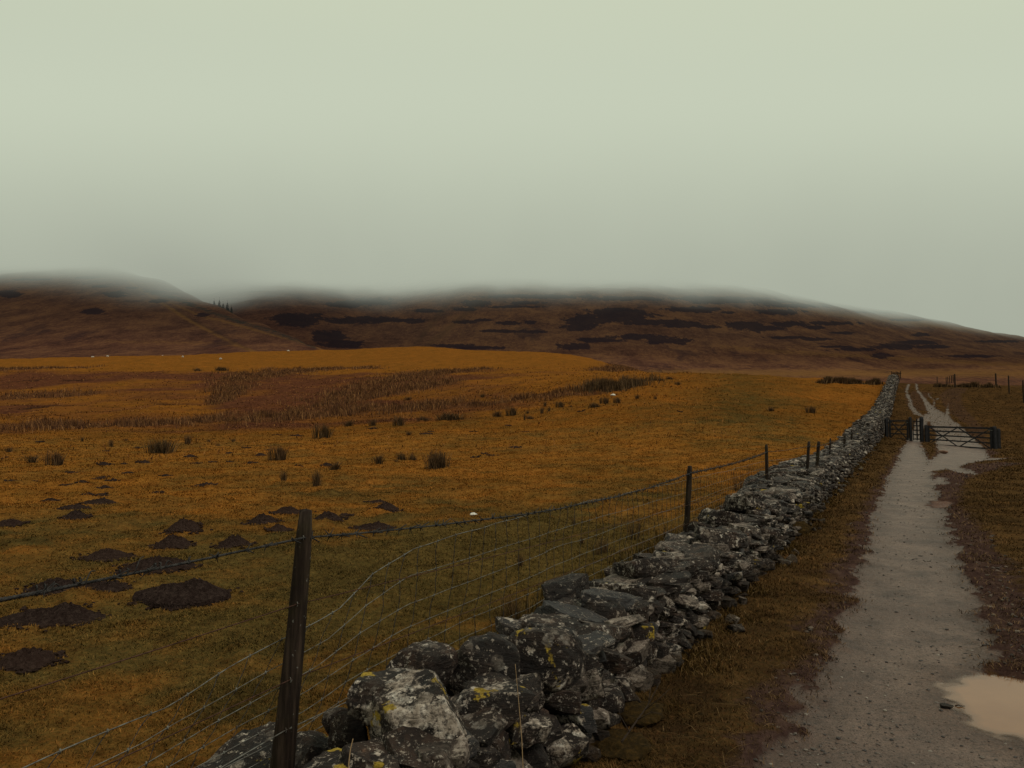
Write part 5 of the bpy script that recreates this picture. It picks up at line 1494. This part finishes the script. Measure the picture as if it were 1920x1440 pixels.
# moss and turf mounds against the wall foot
t = NT('moss'); n_ = t.noise(t.pos(), 30, 6, .75)
M_MOSS = t.out(t.ramp(n_, [(.3, (.012, .008, .004)), (.5, (.034, .020, .007)), (.75, (.085, .046, .013))]), .95, t.bump(n_, 1.0, .02), .05)
for k, (px, py, Yk, dm, lab) in enumerate([(1150, 1405, 3.85, (.42, .36, .10), 'dark mossy mound at the near foot of the wall'), (1485, 1010, 11.2, (.5, .34, .22), 'ochre mossy mound against the wall below the fourth post'),
                                           (1515, 975, 13.2, (.4, .3, .2), 'smaller mossy mound just beyond the ochre one at the wall foot'), (1205, 1345, 4.25, (.30, .30, .09), 'small dark mossy bump behind the bramble twig')]):
    p0 = np.array(at(px, py, Yk)); zb = ground_z(p0[0], p0[1]); Q, Fc = rock(dm, 4, 700 + k, 5, .12, False, .2)
    o = link('moss_mound', mesh_data('moss_mound', Q, Fc), M_MOSS); o.location = (p0[0], p0[1], zb + dm[2] * .2); tag(o, lab, 'moss')

# loose gravel on the track and mud clods
def scatter(name, N, th0, th1, r0, r1, test, smin, smax, mat, flat=.5, seed=0):
    th_ = rng.uniform(th0, th1, N); r_ = np.exp(rng.uniform(math.log(r0), math.log(r1), N)); x = r_ * np.sin(th_); y = r_ * np.cos(th_)
    A = fields(x, y); k = test(A, x, y); x, y, r_ = x[k], y[k], r_[k]; z = H(x, y, {q: v[k] for q, v in A.items()})
    V0, F0 = ico(1); n = len(x); m = len(V0)
    sc = (smin + (smax - smin) * rng.random(n) ** 3) * (1 + r_ / 14)
    S = np.stack([sc, sc * rng.uniform(.6, 1, n), sc * flat], -1)
    a = rng.uniform(0, 6.28, n); ca, sa = np.cos(a), np.sin(a)
    Q = V0[None] * (1 + rng.normal(0, .16, (n, m, 1))) * S[:, None, :]
    X = Q[..., 0] * ca[:, None] - Q[..., 1] * sa[:, None]; Yq = Q[..., 0] * sa[:, None] + Q[..., 1] * ca[:, None]
    V = np.stack([X + x[:, None], Yq + y[:, None], Q[..., 2] + (z + sc * flat * .25)[:, None]], -1).reshape(-1, 3)
    Fc = (F0[None] + (np.arange(n) * m)[:, None, None]).reshape(-1, 3)
    o = link(name, mesh_data(name, V, Fc, {'rnd': np.repeat(rng.random(n), m)}, False), mat); return tag(o, kind='stuff')
t = NT('gravel_stones'); rn = t.attr('rnd'); M_GRAV = t.out(t.ramp(rn, [(0, (.018, .012, .012)), (.5, (.045, .032, .028)), (.85, (.10, .075, .062)), (1, (.22, .18, .15))]), .6, None, .4)
scatter('gravel', 10000, .30, .64, 3.2, 30, lambda A, x, y: (A['track'] > .5) & (A['pud'] > .1) & (rng.random(len(x)) < .30 + .9 * sstep(.52, .68, fbm(x * 1.4, y * 1.4, 95, 3))), .0022, .011, M_GRAV)
t = NT('mud_clods'); rn = t.attr('rnd'); M_CLOD = t.out(t.ramp(rn, [(0, (.020, .013, .011)), (.6, (.055, .036, .028)), (1, (.12, .082, .058))]), .7, None, .3)
scatter('mud_clods', 16000, .15, .64, 3.2, 40, lambda A, x, y: (A['mud'] > .5) & ((x > .64 * y - .3) | (rng.random(len(x)) < .12)) & (A['track'] < .6) & (A['pud'] > .05), .003, .016, M_CLOD, .6)

# loose soil crumbs thrown round the molehills
xs = []; ys_ = []; sc_ = []
for (mx_, my_, ms_) in MOLEPOS:
    n = int(90 if my_ < 14 else 26); a = rng.uniform(0, 6.28, n); q = ms_ * (.85 + np.abs(rng.normal(0, .28, n)))
    xs.append(mx_ + np.cos(a) * q * 1.1); ys_.append(my_ + np.sin(a) * q); sc_.append(rng.uniform(.006, .020, n) * (1 + my_ / 25))
xs = np.concatenate(xs); ys_ = np.concatenate(ys_); sc_ = np.concatenate(sc_); V0, F0 = ico(1); m = len(V0); n = len(xs)
Q = V0[None] * (1 + rng.normal(0, .2, (n, m, 1))) * sc_[:, None, None] * np.array([1.2, 1, .7]) + np.stack([xs, ys_, H(xs, ys_) + sc_ * .4], -1)[:, None, :]
tag(link('loose_soil', mesh_data('loose_soil', Q.reshape(-1, 3), (F0[None] + (np.arange(n) * m)[:, None, None]).reshape(-1, 3), None, False), M_SOIL), kind='stuff')

# ------------------------------------------------------------------ sheep far off on the crest
def skin(points, edges, radii, sub=1):
    me = bpy.data.meshes.new('t'); me.from_pydata(points, edges, []); o = bpy.data.objects.new('t', me); col.objects.link(o)
    m = o.modifiers.new('s', 'SKIN')
    if not me.skin_vertices: me.skin_vertices.new()
    for i, r in enumerate(radii): me.skin_vertices[0].data[i].radius = (r, r) if np.isscalar(r) else r
    me.skin_vertices[0].data[0].use_root = True
    s_ = o.modifiers.new('u', 'SUBSURF'); s_.levels = sub; s_.render_levels = sub
    dg = bpy.context.evaluated_depsgraph_get(); out = bpy.data.meshes.new_from_object(o.evaluated_get(dg)); bpy.data.objects.remove(o)
    for p in out.polygons: p.use_smooth = True
    out.materials.clear()
    return out
try:
    SP_ = [(0, 0, .62), (.35, 0, .64), (.62, 0, .68), (-.35, 0, .62), (.80, 0, .62), (.92, 0, .44), (1.02, 0, .32),
           (.40, .14, .40), (.42, .14, .22), (.42, .14, .02), (.40, -.14, .40), (.42, -.14, .22), (.42, -.14, .02),
           (-.38, .14, .40), (-.44, .14, .25), (-.38, .14, .02), (-.38, -.14, .40), (-.44, -.14, .25), (-.38, -.14, .02), (-.58, 0, .58)]
    E_ = [(0, 1), (1, 2), (0, 3), (2, 4), (4, 5), (5, 6), (1, 7), (7, 8), (8, 9), (1, 10), (10, 11), (11, 12), (3, 13), (13, 14), (14, 15), (3, 16), (16, 17), (17, 18), (3, 19)]
    R_ = [.29, .28, .20, .28, .12, .09, .06, .10, .045, .04, .10, .045, .04, .11, .05, .04, .11, .05, .04, .06]
    SM = skin(SP_, E_, R_); t = NT('fleece'); n_ = t.noise(t.obj(), 14, 4, .6); SM.materials.append(t.out(t.ramp(n_, [(.3, (.45, .42, .36)), (.7, (.70, .67, .6))]), .95))
    for k, (px, py, lab) in enumerate([(173, 671, 'white sheep grazing far off, leftmost of the scattered flock'), (202, 671, 'white sheep grazing far off, second from the left'), (304, 668, 'white sheep grazing on the skyline of the far field left of another'),
                                       (343, 671, 'white sheep grazing just below the far skyline'), (413, 673, 'brightest white sheep standing lowest of the far flock'), (541, 660, 'white sheep farthest right on the far skyline')]):
        x, y = hit1(px, py); o = bpy.data.objects.new('sheep', SM); col.objects.link(o); o.location = (x, y, h1(x, y) - .02); o.scale = (.8, .8, .8); o.rotation_euler[2] = [0.2, 3.0, .5, 2.6, -.4, 3.4][k]
        tag(o, lab, 'sheep', 'sheep grazing on the far crest')
except Exception as e: print('sheep', e)

# ------------------------------------------------------------------ conifers on the spur, half lost in the mist
t = NT('conifer_needles'); n_ = t.noise(t.pos(), 1.2, 4, .7); M_NEED = t.out(t.ramp(n_, [(.3, (.008, .008, .010)), (.7, (.030, .028, .022))]), .95)
t = NT('conifer_bark'); M_BARK = t.out((.03, .02, .015), .9)
for k, (px, py, hpx, lab) in enumerate([(393, 577, 13, 'leftmost conifer of the misty group below the cloud'), (401, 580, 20, 'tall thin conifer left of the tallest in the mist'), (411, 582, 23, 'tallest dark conifer in the misty group on the spur'),
                                       (418, 583, 17, 'conifer leaning against the right side of the tallest'), (426, 584, 19, 'broad conifer near the right end of the misty group'), (434, 586, 13, 'short conifer at the right end of the misty group')]):
    cx_, Yk = hit1(px, py + 8, rmin=600, rmax=1500, fn=fell_h0); p = np.array([cx_, Yk, float(fell_h(np.array([cx_]), np.array([Yk]))[0]) - 1]); hpx += 8; hh = hpx / F * Yk
    o = empty('conifer', p); tag(o, lab, 'tree', 'conifers half hidden in the mist')
    rg = np.random.default_rng(k + 900)
    b = MB(p); b.tube([p, p + [0, 0, hh * .5], p + [0, 0, hh * .98]], [hh * .03, hh * .018, .03], 7); b.build('trunk', M_BARK, o)
    V = []; Fc = []
    for w_ in range(30):
        f = .10 + .9 * w_ / 26; z = hh * f; R = hh * .30 * (1 - f) ** .7 * rg.uniform(.7, 1.15) + .15
        for q in range(9):
            a = rg.uniform(0, 6.28); L = R * rg.uniform(.55, 1.15); c0 = np.array([0, 0, z]); tip_ = np.array([math.cos(a) * L, math.sin(a) * L, z - L * rg.uniform(.15, .5)])
            sd = np.array([-math.sin(a), math.cos(a), 0]) * L * rg.uniform(.12, .25); m_ = c0 * .45 + tip_ * .55
            i = len(V); V += [c0, m_ + sd + [0, 0, -.1], tip_, m_ - sd + [0, 0, -.1], m_ + [0, 0, .25]]; Fc += [[i, i + 1, i + 4], [i + 1, i + 2, i + 4], [i + 2, i + 3, i + 4], [i + 3, i, i + 4]]
    link('crown', mesh_data('crown', V, Fc, None, False), M_NEED, o)
